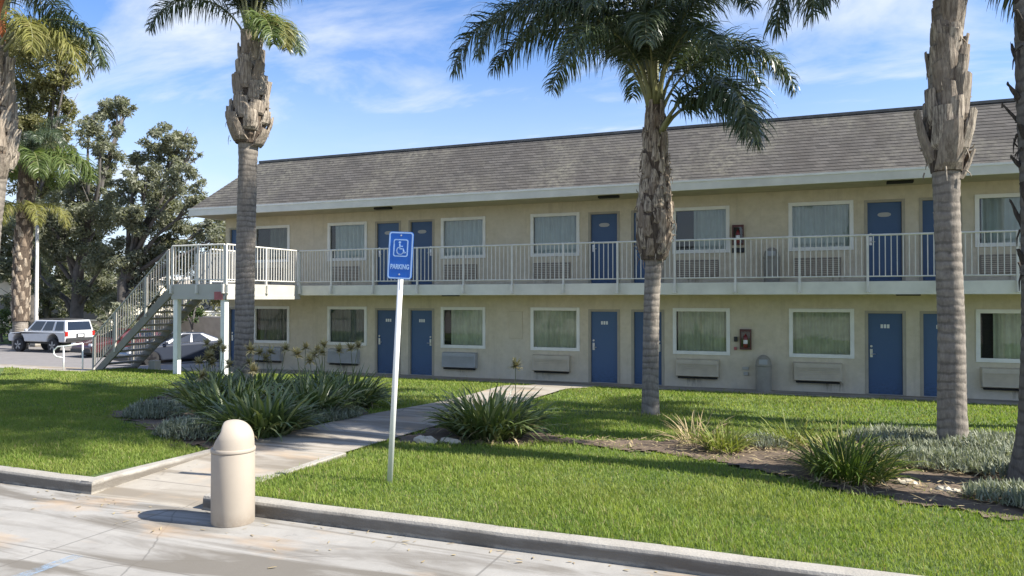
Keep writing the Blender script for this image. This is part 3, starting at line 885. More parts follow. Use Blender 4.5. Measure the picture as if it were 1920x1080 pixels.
# extinguisher cabinets, outlets, utility panel
def cabinet(cx, z0, open_=True):
    mb = MB(); x0, x1, z1 = cx - .145, cx + .145, z0 + .53; y0 = YW - .10
    mb.box(x0, x1, YW - .02, YW - .003, z0, z1)
    mb.box(x0, x0 + .03, y0, YW - .02, z0, z1); mb.box(x1 - .03, x1, y0, YW - .02, z0, z1)
    mb.box(x0 + .03, x1 - .03, y0, YW - .02, z0, z0 + .05); mb.box(x0 + .03, x1 - .03, y0, YW - .02, z1 - .06, z1)
    o = mb.build('extinguisher_cabinet', M['red'], motel)
    bk = MB(); bk.box(x0 + .03, x1 - .03, YW - .03, YW - .0205, z0 + .05, z1 - .06); bk.build('cabinet_back', M['plastic'], o)
    e = MB(); e.lathe([(.05, 0), (.055, .02), (.055, .26), (.04, .31), (.018, .33), (.018, .36)], 14, (cx, YW - .075, z0 + .052))
    ex = e.build('fire_extinguisher', M['redbright'], o, smooth=True)
    lb = MB(); lb.lathe([(.0565, .1), (.0565, .2)], 14, (cx, YW - .075, z0 + .052), cap=False); lb.build('sticker', M['number'], ex)
    gl = MB(); gl.quad((x0 + .03, y0 + .012, z0 + .05), (x1 - .03, y0 + .012, z0 + .05), (x1 - .03, y0 + .012, z1 - .06), (x0 + .03, y0 + .012, z1 - .06)); gl.build('cabinet_glass', M['glass'], o)
cabinet(-1.445, .62); cabinet(-1.625, FL2 + 1.0)
ob = MB(); ob.box(-1.53, -1.37, YW - .05, YW - .003, .09, .16); ob.box(-1.50, -1.38, YW - .055, YW - .003, -.06, .03); ob.build('outlet_box', M['plate_grey'], motel, bevel=.008)
ob = MB(); ob.box(-1.74, -1.65, YW - .06, YW - .003, .82, .95); ob.build('alarm_box', M['plastic'], motel, bevel=.01)
ob = MB(); ob.box(-1.74, -1.67, YW - .05, YW - .003, .60, .68); ob.build('alarm_box', M['redsign'], motel, bevel=.008)
ob = MB(); ob.box(-1.78, -1.47, YW - .05, YW - .003, FL2 + .80, FL2 + .93); ob.build('alarm_box', M['plastic'], motel, bevel=.01)
ob = MB(); ob.box(-8.12, -7.70, YW - .018, YW - .002, .77, 1.58); ob.build('utility_panel', simple('panel_paint', (.57, .50, .365), .7, .08, 3), motel, bevel=.006)

# upper walkway
LX0, LX1, LY = -16.55, -14.66, 16.08            # landing
deck = MB(); deck.box(XL - .05, XR, YE, YW - .002, FL2 - .12, FL2); dk = deck.build('walkway_deck', M['slabtop'], motel)
sb = MB(); sb.box(LX1 + .001, XR, YE - .03, YE, 2.05, FL2 - .005); sb.build('slab_edge', M['fascia'], dk, bevel=.006)
sb = MB(); sb.box(XL - .05, LX0, YE - .03, YE, 2.05, FL2 - .005); sb.build('slab_edge', M['fascia'], dk, bevel=.006)
sf = MB(); sf.box(XL - .05, XR, YE, YW - .002, 2.07, FL2 - .121); sf.build('soffit', M['soffit'], dk)
for cx in (2.25, -9.6):
    l = MB(); l.box(cx - .25, cx + .25, YE + .25, YE + .45, 2.02, 2.069); l.build('ceiling_light', M['dark'], motel, bevel=.01)
lm = MB(); lm.box(LX0, LX1, LY, YE - .031, FL2 - .12, FL2); ld = lm.build('landing', M['slabtop'], motel)
for bb in ((LX0, LX1 + .0, LY - .04, LY - .002), (LX1, LX1 + .04, LY - .04, YE - .031), (LX0 - .04, LX0, LY + 1.35, YE - .031)):
    lf = MB(); lf.box(*bb, 1.99, FL2 - .006); lf.build('slab_edge', M['landing'], ld, bevel=.006)
lt = MB()
lt.box(LX1 + .0405, LX1 + .06, LY - .06, YE - .032, 1.93, 2.03); lt.box(LX0, LX1 + .06, LY - .06, LY - .0405, 1.93, 2.03)
lt.build('lower_trim', M['landing'], ld)
so2 = MB(); so2.box(LX0, LX1, LY, YE - .031, 2.02, FL2 - .121); so2.build('soffit', M['soffit'], ld)
for (px_, py_) in ((LX0 + .12, LY + .03), (LX1 - .09, LY + .03)):
    p = MB(); p.box(px_ - .075, px_ + .075, py_ - .06, py_ + .09, -.4, 1.99); p.build('support_post', M['postwhite'], ld, bevel=.008)
rs = MB(); rs.box(LX1 - .34, LX1 - .06, LY - .078, LY - .062, 1.92, 2.14); rs.build('sign_plate', M['redsign'], ld)
# railings
RAILH = 1.07
def railing(pts_xy, posts_t, n_bal, parent, offs, zf=lambda t: FL2, bracket=True):
    """straight railing p0->p1 with posts at the given fractions; balusters of each bay form one panel"""
    p0, p1 = Vector((*pts_xy[0], 0)), Vector((*pts_xy[1], 0)); d = (p1 - p0); L = d.length; u = d.normalized(); ang = math.atan2(u.y, u.x)
    n = Vector((u.y, -u.x, 0)) * offs
    root = MB()
    R_ = lambda t, dz: p0 + d * t + Vector((0, 0, zf(t) + dz))
    root.tube([R_(0, RAILH), R_(1, RAILH)], .024, 8)
    rr = root.build('railing', M['rail'], parent)
    lr = MB(); lr.tube([R_(0, .11), R_(1, .11)], .017, 6); lr.build('lower_rail', M['rail'], rr)
    for t in posts_t:
        c = p0 + d * t; z = zf(t)
        Mx = Matrix.Translation((c.x, c.y, z)) @ Matrix.Rotation(ang, 4, 'Z')
        pm = MB(); pm.box(-.026, .026, -.026, .026, -.02, RAILH - .01, M=Mx)
        if bracket:
            Mo = Matrix.Translation((c.x + n.x * .05, c.y + n.y * .05, z)) @ Matrix.Rotation(ang, 4, 'Z')
            pm.box(-.03, .03, -.035, .035, -.235, -.019, M=Mo)
            pm.lathe([(.0, -.27), (.05, -.265), (.05, -.236)], 10, (c.x + n.x * .05, c.y + n.y * .05, z), cap=False)
        pm.build('post', M['rail'], rr, bevel=.005)
    for a, b in zip(posts_t[:-1], posts_t[1:]):
        pn = MB()
        for k in range(1, n_bal):
            t = a + (b - a) * k / n_bal; c = R_(t, 0)
            pn.box(c.x - .0095, c.x + .0095, c.y - .0095, c.y + .0095, c.z + .11, c.z + RAILH)
        pn.build('baluster_panel', M['rail'], rr)
    return rr
px_posts = [LX1 + .05] + [-13.45 + 1.482 * k for k in range(16) if -13.45 + 1.482 * k < XR]
L_ = XR - px_posts[0]
railing(((px_posts[0], YE - .05), (XR, YE - .05)), [(x - px_posts[0]) / L_ for x in px_posts], 12, motel, 1)
railing(((LX1 + .02, LY - .02), (LX1 + .02, YE - .09)), [0, .52, 1], 13, motel, 1)
railing(((LX0, LY - .02), (LX1 - .04, LY - .02)), [0, .5, 1], 8, motel, 1)
railing(((LX0, YE - .09), (LX0, LY + 1.42)), [0, 1], 13, motel, 1)
railing(((XL - .02, YE - .05), (LX0 - .06, YE - .05)), [0, .5, 1], 10, motel, 1)
gp = MB(); gp.box(XL - .06, XL - .03, YE - .02, YW, FL2 + .05, FL2 + 1.05); gp.build('end_panel', M['landing'], motel)

# ------------------------------------------------------------------ staircase
stair = empty('staircase', (-18.1, 16.7, -.3))
tag(stair, 'open tread outdoor staircase with slatted railing climbing to the landing', 'staircase')
SX0, SZ0, SX1, SZ1, NY, FY = -19.70, -.34, LX0 - .045, FL2, 16.12, 17.40
def spar(px_, name, **k): return px_.build(name, **k)
def in_stair(o):
    o.parent = stair; o.matrix_parent_inverse = Matrix.Translation(-Vector(stair.location)); return o
NS = 14
def nose(t): return SX0 + (SX1 - SX0) * t, SZ0 + (SZ1 - SZ0) * t
for y in (NY, FY):
    mb = MB(); dz = .17
    (xa, za), (xb, zb) = nose(0.02), nose(1)
    poly = [(xa - .12, za - .02), (xa + .18, za - .02), (xb, zb - .30), (xb, zb + .02)]
    mb.prism(poly, y - .03, y + .03)
    in_stair(mb.build('stringer', M['stringer'], bevel=.006))
for k in range(1, NS):
    x, z = nose(k / NS)
    mb = MB(); mb.box(x - .16, x + .13, NY + .031, FY - .031, z - .055, z)
    in_stair(mb.build('tread', M['stairwood'], bevel=.008))
for y in (NY - .045, FY + .045):
    mb = MB()
    (xa, za), (xb, zb) = nose(.03), nose(.97)
    mb.tube([(xa - .02, y, za + 1.05), (xb, y, zb + 1.05)], .024, 8); mb.tube([(xa, y, za + .17), (xb, y, zb + .17)], .016, 6)
    for k in range(1, 30):
        t = .03 + .94 * k / 30; x, z = nose(t)
        mb.box(x - .009, x + .009, y - .009, y + .009, z + .17, z + 1.05)
    r = in_stair(mb.build('handrail', M['stairrail']))
    for t in (.035, .31, .69, .96):
        x, z = nose(t); pm = MB(); pm.box(x - .03, x + .03, y - .03, y + .03, z - .1, z + 1.05)
        o = pm.build('post', M['stairrail'], r, bevel=.005)
# concrete footing at the stair foot
mb = MB(); mb.box(SX0 + .95, SX0 + 1.2, FY - .12, FY + .12, -.5, .05); in_stair(mb.build('footing', M['landing'], bevel=.01))
# pipe handrail beside the stair foot
pr = MB()
h0 = Vector((-20.25, 15.62, -.16))
pr.tube([h0 + Vector((0, 0, -.05)), h0 + Vector((0, 0, .72))], .022, 8)
pr.tube([h0 + Vector((.55, .18, -.05)), h0 + Vector((.55, .18, .8))], .022, 8)
loop = [h0 + Vector((.55, .18, .80)), h0 + Vector((.1, .03, .72)), h0 + Vector((-.18, -.05, .70)), h0 + Vector((-.3, -.08, .60)), h0 + Vector((-.3, -.08, .48)), h0 + Vector((-.2, -.06, .40)), h0 + Vector((-.0, 0, .38))]
pr.tube(loop, .022, 8)
o = pr.build('pipe_handrail', M['postwhite'], smooth=True)
tag(o, 'short white pipe handrail with curled end by the stair foot', 'handrail')

# ------------------------------------------------------------------ bins
def bin_front():
    c = Vector((-4.66, 5.21, 0)); root = empty('trash_bin', c)
    tag(root, 'cream dome top trash bin standing on the concrete beside the kerb', 'trash bin')
    mb = MB()
    mb.lathe([(.176, 0.0), (.182, .012), (.182, .61), (.181, .615)], 48)
    mb.build('bin_body', M['binfront'], root, smooth=True).modifiers.new('e', 'EDGE_SPLIT').split_angle = rad(40)
    rm = MB(); rm.lathe([(.180, .617), (.186, .621), (.187, .63), (.187, .643), (.183, .652), (.168, .656)], 48)
    rm.build('bin_rim', M['binfront'], root, smooth=True).modifiers.new('e', 'EDGE_SPLIT').split_angle = rad(50)
    d = MB(); N = 48; K = 16; V = []; F = []
    for i in range(K + 1):
        t = i / K * math.pi / 2
        r = .176 * math.cos(t) ** .85; z = .655 + .045 * min(1, i / 2) + .19 * math.sin(t)
        for k in range(N):
            a = 2 * math.pi * k / N
            x, y = r * math.cos(a), r * math.sin(a)
            lim = -.150 + .60 * min(.130, max(0, z - .672))
            u = x * .89 + y * .457
            if u < lim:
                du = (lim - u) * .9; x += du * .89; y += du * .457
            V.append((x, y, z))
    for i in range(K):
        for k in range(N):
            k2 = (k + 1) % N; F.append((i * N + k, i * N + k2, (i + 1) * N + k2, (i + 1) * N + k))
    F.append(tuple(K * N + k for k in range(N)))
    d.add(V, F)
    dome = d.build('dome_lid', M['binfront'], root, smooth=True)
    fl = MB(); Mx = Matrix.Rotation(rad(207), 4, 'Z')
    V = []
    for (u, z) in ((.150, .69), (.092, .79)):
        for wv in (-.085, .085): V.append(Mx @ Vector((u + .004, wv * (1 if z < .75 else .85), z)))
    fl.add(V, [(0, 1, 3, 2)]); fl.build('swing_flap', M['bingrey'], dome)
bin_front()
def bin_grey(x, y, z, h, label):
    root = empty('trash_bin', (x, y, z)); tag(root, label, 'trash bin', 'grey dome top bins along the motel wall')
    r = .195
    mb = MB(); mb.lathe([(r * .97, 0), (r, .02), (r, h * .68)], 28); mb.build('bin_body', M['bingrey'], root, smooth=True).modifiers.new('e', 'EDGE_SPLIT').split_angle = rad(40)
    mb = MB(); mb.lathe([(r * 1.03, h * .68), (r * 1.03, h * .73)] + [(r * math.cos(t), h * .73 + h * .27 * math.sin(t)) for t in np.linspace(.05, 1.5, 10)], 28)
    dm = mb.build('dome_lid', M['bingrey'], root, smooth=True)
    f = MB(); f.box(-.1, .1, -r - .012, -r + .04, h * .75, h * .88); f.build('swing_flap', M['ac_grey'], dm)
bin_grey(-.99, 20.22, FL1, .93, 'grey dome top bin on the ground floor beside the extinguisher cabinet')
bin_grey(-.78, 20.15, FL2, .90, 'dark dome top bin behind the balcony railing upstairs')

# ------------------------------------------------------------------ parking sign
def flat_poly(mb, pts, y0, y1): mb.prism(pts, y0, y1)
def rrect(w_, h_, r, cx=0, cz=0, n=6):
    P = []
    for (sx, sz, a0) in ((1, 1, 0), (-1, 1, 90), (-1, -1, 180), (1, -1, 270)):
        for k in range(n + 1):
            a = rad(a0 + 90 * k / n); P.append((cx + sx * (w_ / 2 - r) + r * math.cos(a), cz + sz * (h_ / 2 - r) + r * math.sin(a)))
    return P
def ring_mesh(mb, outer, inner, y0, y1):
    n = len(outer); V = []
    for P in (outer, inner):
        V += [(x, y0, z) for x, z in P]
    for P in (outer, inner):
        V += [(x, y1, z) for x, z in P]
    F = []
    for i in range(n):
        j = (i + 1) % n
        F.append((i, j, n + j, n + i)); F.append((2 * n + i, 3 * n + i, 3 * n + j, 2 * n + j))
        F.append((i, 2 * n + i, 2 * n + j, j)); F.append((n + i, n + j, 3 * n + j, 3 * n + i))
    mb.add(V, F)
def stroke(mb, pts, w_, y0, y1):
    for (a, b) in zip(pts[:-1], pts[1:]):
        a = Vector((a[0], a[1])); b = Vector((b[0], b[1])); d = (b - a).normalized(); n = Vector((-d.y, d.x)) * w_ / 2
        e = d * w_ * .35
        mb.prism([tuple(a - e - n), tuple(b + e - n), tuple(b + e + n), tuple(a - e + n)], y0, y1)
def parking_sign():
    root = empty('parking_sign', (-3.885, 6.55, .10))
    tag(root, 'blue wheelchair parking sign on a leaning white post in the lawn', 'sign')
    root.rotation_euler = (rad(0), rad(3.1), rad(8))
    p = MB(); p.tube([(0, 0, -.12), (0, 0, 2.50)], .0285, 14); post = p.build('post', M['postwhite'], root, smooth=True)
    W_, H_, zc_ = .262, .475, 2.285
    pl = MB(); pl.prism(rrect(W_, H_, .03, 0, zc_), -.036, -.032)
    panel = pl.build('sign_panel', M['signblue'], root)
    bd = MB(); ring_mesh(bd, rrect(W_ - .008, H_ - .008, .028, 0, zc_), rrect(W_ - .034, H_ - .034, .018, 0, zc_), -.038, -.0362); bd.build('border', M['signwhite'], panel)
    sy = MB(); y0, y1 = -.0382, -.0363; cz = zc_ + .075
    ring_mesh(sy, rrect(.155, .175, .022, 0, cz), rrect(.133, .153, .014, 0, cz), y0, y1)
    sy.prism([(-.012 + .012 * math.cos(a), cz + .055 + .012 * math.sin(a)) for a in np.linspace(0, 2 * math.pi, 14, endpoint=False)], y0, y1)
    stroke(sy, [(-.012, cz + .036), (-.008, cz - .008), (.024, cz - .008), (.040, cz - .048), (.052, cz - .044)], .0125, y0 - .0004, y1)
    stroke(sy, [(-.010, cz + .018), (.018, cz + .016)], .010, y0 - .0008, y1)
    arc = [(-.004 + .037 * math.cos(a), cz - .028 + .037 * math.sin(a)) for a in np.linspace(rad(118), rad(350), 14)]
    stroke(sy, arc, .010, y0 - .0012, y1)
    sy.build('wheelchair_symbol', M['signwhite'], panel)
    for zz in (zc_ + .2, zc_ - .19):
        bo = MB(); bo.lathe([(.009, 0), (.009, -.008), (.004, -.011)], 10, (0, -.0362, zz), axis='y'); bo.build('bolt', M['steel'], panel)
    cu = bpy.data.curves.new('lettering', 'FONT'); cu.body = 'PARKING'; cu.size = .066; cu.align_x = 'CENTER'; cu.extrude = .0008; cu.space_character = 1.02; cu.offset = .0022
    t = bpy.data.objects.new('lettering', cu); COL.objects.link(t)
    bpy.context.view_layer.update()
    dg = bpy.context.evaluated_depsgraph_get(); me = bpy.data.meshes.new_from_object(t.evaluated_get(dg))
    COL.objects.unlink(t); bpy.data.objects.remove(t)
    me.materials.clear(); me.materials.append(M['signwhite'])
    lo = bpy.data.objects.new('lettering', me); COL.objects.link(lo); lo.parent = panel
    lo.rotation_euler = (rad(90), 0, 0); lo.location = (0, -.0373, zc_ - .135); lo.scale = (.72, 1, 1)
parking_sign()

# ------------------------------------------------------------------ palms
def frond_mesh(name, L, e0, bend, seed, nleaf=165, ll=.80, olive=False, pw=.035, mat=None):
    rnd = np.random.default_rng(seed)
    K = 40
    s = np.linspace(0, 1, K)
    el = rad(e0) - rad(bend) * s ** 1.35
    dx = np.cos(el); dz = np.sin(el); st = L / (K - 1)
    X = np.concatenate([[0], np.cumsum(dx[:-1] * st)]); Z = np.concatenate([[0], np.cumsum(dz[:-1] * st)])
    side_w = .15 * np.sin(s * 2.2 + seed) * s
    P = np.stack([X, side_w, Z], 1); T = np.stack([dx, 0 * dx, dz], 1)
    mb = MB()
    mb.tube([tuple(p) for p in P[::3]] + [tuple(P[-1])], [pw * (1 - .88 * t) * (1.9 - 0.9 * min(1, t * 6)) for t in list(s[::3]) + [1.0]], 6)
    pet_v, pet_f = np.concatenate(mb.v), mb.f
    Vs = []; Qs = []; n0 = 0
    n = nleaf * 2
    u = np.repeat(np.linspace(.24, .995, nleaf), 2) + rnd.normal(0, .004, n); u = np.clip(u, .22, 1)
    sd_ = np.tile([1., -1.], nleaf)
    idx = np.clip(u * (K - 1), 0, K - 1.001); i0 = idx.astype(int); fr = (idx - i0)[:, None]
    base = P[i0] * (1 - fr) + P[i0 + 1] * fr; tan = T[i0]
    up = np.stack([-tan[:, 2], 0 * tan[:, 0], tan[:, 0]], 1)
    side = np.zeros((n, 3)); side[:, 1] = sd_
    plum = rnd.uniform(-.75, .75, n)[:, None]
    fwd = rnd.uniform(.35, .8, n)[:, None]
    d0 = side * np.cos(plum) + up * np.sin(plum) + tan * fwd
    d0 /= np.linalg.norm(d0, axis=1)[:, None]
    leng = ll * (np.sin(np.pi * (.17 + .78 * (u - .22) / .78)) ** .7) * rnd.uniform(.8, 1.12, n)
    wdt = .0135 * rnd.uniform(.8, 1.25, n)
    S = 5
    pts = [base]; d = d0.copy(); droop = rnd.uniform(.5, 1.15, n)[:, None]
    for k in range(S - 1):
        pts.append(pts[-1] + d * (leng / (S - 1))[:, None])
        d = d + np.array([0, 0, -1.0]) * droop * (.35 + .35 * k); d /= np.linalg.norm(d, axis=1)[:, None]
    pts = np.stack(pts, 1)
    wv = np.cross(d0, rnd.normal(0, 1, (n, 3)) * .5 + up); wv /= np.linalg.norm(wv, axis=1)[:, None] + 1e-9
    prof = np.array([.7, 1, .95, .65, .12])
    A = pts - wv[:, None] * wdt[:, None, None] * prof[None, :, None]; B = pts + wv[:, None] * wdt[:, None, None] * prof[None, :, None]
    V = np.stack([A, B], 2).reshape(n, S * 2, 3)
    b0 = np.arange(n) * S * 2
    for k in range(S - 1):
        Qs.append(np.stack([b0 + 2 * k, b0 + 2 * k + 1, b0 + 2 * k + 3, b0 + 2 * k + 2], 1))
    V = V.reshape(-1, 3); Q = np.concatenate(Qs)
    me = bpy.data.meshes.new(name)
    allV = np.concatenate([V, pet_v]); faces = Q.tolist() + [tuple(i + len(V) for i in f) for f in pet_f]
    me.from_pydata(allV.tolist(), [], faces)
    me.materials.append(M[mat or ('frond_olive' if olive else 'frond')]); me.materials.append(M['petiole'])
    mi = np.zeros(len(faces), dtype=np.int32); mi[len(Q):] = 1; me.polygons.foreach_set('material_index', mi)
    me.polygons.foreach_set('use_smooth', np.ones(len(faces), bool)); me.update()
    return me
FR = {
    'up': [frond_mesh('frond', 3.9, 86, 78, 1), frond_mesh('frond', 3.7, 82, 95, 2)],
    'mid': [frond_mesh('frond', 4.5, 80, 150, 3), frond_mesh('frond', 4.3, 76, 140, 4)],
    'low': [frond_mesh('frond', 4.0, 68, 148, 5), frond_mesh('frond', 3.9, 62, 140, 6)],
    'hang': [frond_mesh('frond', 2.9, 52, 152, 7, 150, .8), frond_mesh('frond', 2.7, 46, 146, 8, 150, .8)],
    'arch': [frond_mesh('frond', 5.6, 78, 158, 9, 230, 1.0)],
    'bright': [frond_mesh('frond', 2.8, 50, 150, 12, 150, .8, mat='frond_bright')],
    'olive': [frond_mesh('frond', 2.7, 52, 160, 10, 110, .65, True)],
}
def trunk_mesh(path, radii, name, parent, n=20, mat='bark'):
    """ringed tapering palm trunk along path points; every few cm a ring"""
    pts = [Vector(p) for p in path]
    L = [0]
    for a, b in zip(pts[:-1], pts[1:]): L.append(L[-1] + (b - a).length)
    N = int(L[-1] / .035)
    P = []; R_ = []
    for i in range(N + 1):
        s_ = L[-1] * i / N
        j = max(0, min(len(L) - 2, int(np.searchsorted(L, s_)) - 1)); t = (s_ - L[j]) / (L[j + 1] - L[j] + 1e-9); t = min(1, max(0, t))
        # smooth interpolation
        p0 = pts[max(0, j - 1)]; p1 = pts[j]; p2 = pts[j + 1]; p3 = pts[min(len(pts) - 1, j + 2)]
        q = .5 * ((2 * p1) + (p2 - p0) * t + (2 * p0 - 5 * p1 + 4 * p2 - p3) * t * t + (-p0 + 3 * p1 - 3 * p2 + p3) * t ** 3)
        P.append(q); ring = .010 * math.sin(i * 1.9 + 2.5 * math.sin(i * .23)) * (.4 + .6 * abs(math.sin(i * .31)))
        R_.append((radii[j] + (radii[j + 1] - radii[j]) * t) * (1 + ring * 1.3 + .012 * math.sin(i * 1.7)))
    mb = MB(); mb.tube(P, R_, n, jitter=.018)
    return mb.build(name, M[mat], parent, smooth=True)
def boots(parent, axis, z0, z1, rfun, n, seed, size=(.42, .17), tilt=(2, 9), name='leaf_base', flare=0.0, mat='boot', blunt=False):
    """overlapping old leaf bases that wrap the trunk; each a broad curved plate with a cut or torn end"""
    rnd = random.Random(seed)
    core = MB()
    zs = np.linspace(z0 + .05, z1, 26)
    core.tube([axis(z) for z in zs], [rfun(z) * (.74 if blunt else .84) * (1 + rnd.uniform(-.05, .05)) for z in zs], 24, jitter=.10)
    core.build('fibre_sheath', M['fibre'], parent, smooth=False)
    plates = MB()
    order = []
    for i in range(n):
        f = i / (n - 1)
        z = z0 + (z1 - z0) * f * .9 + rnd.uniform(-.05, .05); a = i * 2.39996 + rnd.uniform(-.25, .25)
        r = rfun(z); c = axis(z)
        ln = size[0] * rnd.uniform(.55, 1.25); wd = size[1] * rnd.uniform(.75, 1.35) * (.75 + .25 * r / .3)
        tl = rad(rnd.uniform(*tilt) + (flare * (1 - f) ** 2 * rnd.random() * 1.3)); th = .055 if blunt else .03
        rd = Vector((math.cos(a), math.sin(a), 0)); tg = Vector((-math.sin(a), math.cos(a), 0))
        tw = rnd.uniform(-.25, .25); K = 7; V = []; F = []
        torn = rnd.random() * (.4 if blunt else 1); cut = rnd.uniform(-.5, .5)
        for k in range(K + 1):
            t = k / K
            if torn < .45: wk = wd * (1.0 - (.28 if blunt else .45) * t)                      # clean cut stub
            else: wk = wd * (1.0 - .75 * t ** 1.4)                         # tapering, torn end
            wk *= .93 + .14 * rnd.random()
            rz = rfun(z + ln * t * .9)
            out = rz * .90 + math.sin(tl) * ln * t ** 1.5 + .018 * math.sin(math.pi * t)
            if k == 0: out -= .03
            ctr = axis(z + ln * t * .5) + Vector((0, 0, ln * t * math.cos(tl) - (axis(z + ln * t * .5).z - z))) + rd * out + tg * tw * t * ln * .5
            for sx in (-1, -.5, 0, .5, 1):
                o_ = -wk * .5 * .52 * sx * sx
                V.append(ctr + tg * wk * .5 * sx + rd * (o_ + rnd.uniform(-.004, .004)) + Vector((0, 0, (cut * wk * .35 * sx + (rnd.uniform(-.05, .03) if torn > .45 else 0)) if k == K else 0)))
            for sx in (1, .5, 0, -.5, -1):
                o_ = -wk * .5 * .52 * sx * sx
                V.append(ctr + tg * wk * .5 * sx * .97 + rd * (o_ - th * (1 - .6 * t)) - Vector((0, 0, .004)))
        m = 10
        for k in range(K):
            for q in range(m):
                q2 = (q + 1) % m; F.append((k * m + q, k * m + q2, (k + 1) * m + q2, (k + 1) * m + q))
        F.append(tuple(range(m))[::-1]); F.append(tuple(K * m + q for q in range(m)))
        plates.add([tuple(v) for v in V], F)
    # loose fibres and torn strips
    for i in range(n if blunt else n * 2):
        z = rnd.uniform(z0, z1); a = rnd.uniform(0, 6.28); r = rfun(z) * rnd.uniform(.92, 1.04); c = axis(z)
        rd = Vector((math.cos(a), math.sin(a), 0)); tg = Vector((-math.sin(a), math.cos(a), 0))
        p = c + rd * r; q = p + rd * rnd.uniform(.005, .05) + tg * rnd.uniform(-.06, .06) + Vector((0, 0, rnd.uniform(-.22, .10)))
        plates.tube([p, (p + q) / 2 + rd * .012, q], [.010, .008, .003], 4)
    return plates.build(name, M[mat], parent, smooth=False)
def palm(loc, label, path, radii, bz, brf, nb, crown, fronds, seed, bsize=(.42, .17), flare=0, group='queen palms on the motel lawn', btilt=(1, 6), name='palm_tree', bark='bark', bmat='boot', blunt=False):
    root = empty(name, loc); tag(root, label, 'palm tree', group)
    trunk_mesh(path, radii, 'trunk', root, mat=bark)
    pts = [Vector(p) for p in path]
    def axis(z):
        for a, b in zip(pts[:-1], pts[1:]):
            if a.z <= z <= b.z: return a.lerp(b, (z - a.z) / (b.z - a.z))
        return pts[-1] + Vector((0, 0, z - pts[-1].z)) if z > pts[-1].z else pts[0]
    if nb: boots(root, axis, bz[0], bz[1], brf, nb, seed, bsize, flare=flare, tilt=btilt, mat=bmat, blunt=blunt)
    for (kind, v, az, sc, dz, roll) in fronds:
        me = FR[kind][v % len(FR[kind])]
        o = bpy.data.objects.new('frond', me); COL.objects.link(o); o.parent = root
        c = axis(crown + dz); a = rad(az)
        o.location = c + Vector((math.cos(a), math.sin(a), 0)) * .07
        o.rotation_euler = (rad(roll), 0, a); o.scale = (sc, sc, sc)
    return root
def auto_fronds(seed, kinds=(('up', 4), ('mid', 7), ('low', 6)), sc=1.0, zr=.35):
    r = random.Random(seed); L = []; k = 0
    for kd, n in kinds:
        for i in range(n):
            L.append((kd, r.randint(0, 1), (k * 137.5 + r.uniform(-14, 14)) % 360, sc * r.uniform(.88, 1.08), {'up': zr, 'mid': zr * .6, 'low': zr * .2, 'hang': 0, 'olive': 0}[kd], r.uniform(-14, 14))); k += 1
    return L
LFT, CAMD = 201.4, 270    # image-left azimuth; towards the camera
def bulge(z0, z1, rb, rm, rt):
    def f(z):
        t = min(1, max(0, (z - z0) / (z1 - z0)))
        return rb + (rm - rb) * math.sin(min(1, t / .25) * math.pi / 2) if t < .25 else rm + (rt - rm) * ((t - .25) / .75)
    return f
# centre palm
zc0 = float(terr(-2.5, 12.97))
frC = [('arch', 0, 197, .92, .15, 4), ('arch', 0, 212, .80, .2, -6), ('mid', 1, 186, .95, .1, 0), ('mid', 0, 30, .72, .1, 0), ('low', 0, 14, .78, .1, 8), ('mid', 1, 44, .76, .1, -8),
       ('hang', 0, 318, 1.0, -.3, 0), ('hang', 1, 338, .92, -.25, 8), ('hang', 0, 350, .7, -.2, 0), ('mid', 0, 262, .80, .3, 0), ('mid', 1, 290, .80, .3, 5), ('low', 1, 242, .78, .3, -4), ('up', 0, 275, .8, .3, 0), ('up', 1, 235, .9, .3, 0),
       ('up', 0, 80, 1.0, .3, 0), ('mid', 1, 110, .95, .2, 0), ('mid', 0, 150, .95, .2, 6), ('mid', 1, 75, .95, .2, 0), ('up', 1, 170, 1.0, .3, 0), ('up', 0, 10, 1.0, .3, 0), ('mid', 0, 318, .75, .3, 0), ('up', 1, 330, .9, .3, 0), ('low', 0, 275, .75, .3, 0), ('low', 1, 303, .7, .3, 0), ('mid', 0, 222, .8, .2, 0)]
palm((-2.5, 12.97, zc0), 'palm in the middle of the photo with low wide arching dark fronds and shaggy trunk', [(0, 0, -.1), (.0, 0, .6), (.02, 0, 1.8), (.06, 0, 2.7), (.09, 0, 4.0), (.10, 0, 5.3)], [.165, .142, .136, .145, .19, .12],
     (2.62, 5.35), bulge(2.62, 5.5, .24, .335, .14), 84, 5.08, frC, 3, (.42, .19), flare=.10)
# right palm
zr0 = float(terr(1.78, 11.05))
palm((1.78, 11.05, zr0), 'tall palm with pale shredded leaf bases, its foot in silver plants', [(0, 0, -.1), (-.02, 0, .5), (-.02, 0, 1.6), (-.06, 0, 3.2), (-.05, 0, 4.6), (-.02, 0, 5.8), (.0, 0, 6.9)], [.205, .172, .158, .152, .20, .16, .10],
     (3.55, 6.7), bulge(3.55, 5.75, .24, .285, .14), 58, 6.75, auto_fronds(21, (('up', 5), ('mid', 7), ('low', 5)), .95, .4) + [('hang', 0, 192, 1.0, -.85, 0), ('hang', 1, 214, .95, -.8, 0), ('hang', 0, 203, .75, -.7, 0), ('hang', 0, 18, .7, -.65, 0), ('hang', 1, 40, .8, -.7, 0)], 5, (.56, .25), flare=.16, btilt=(6, 13), blunt=True, bmat='boot_pale')
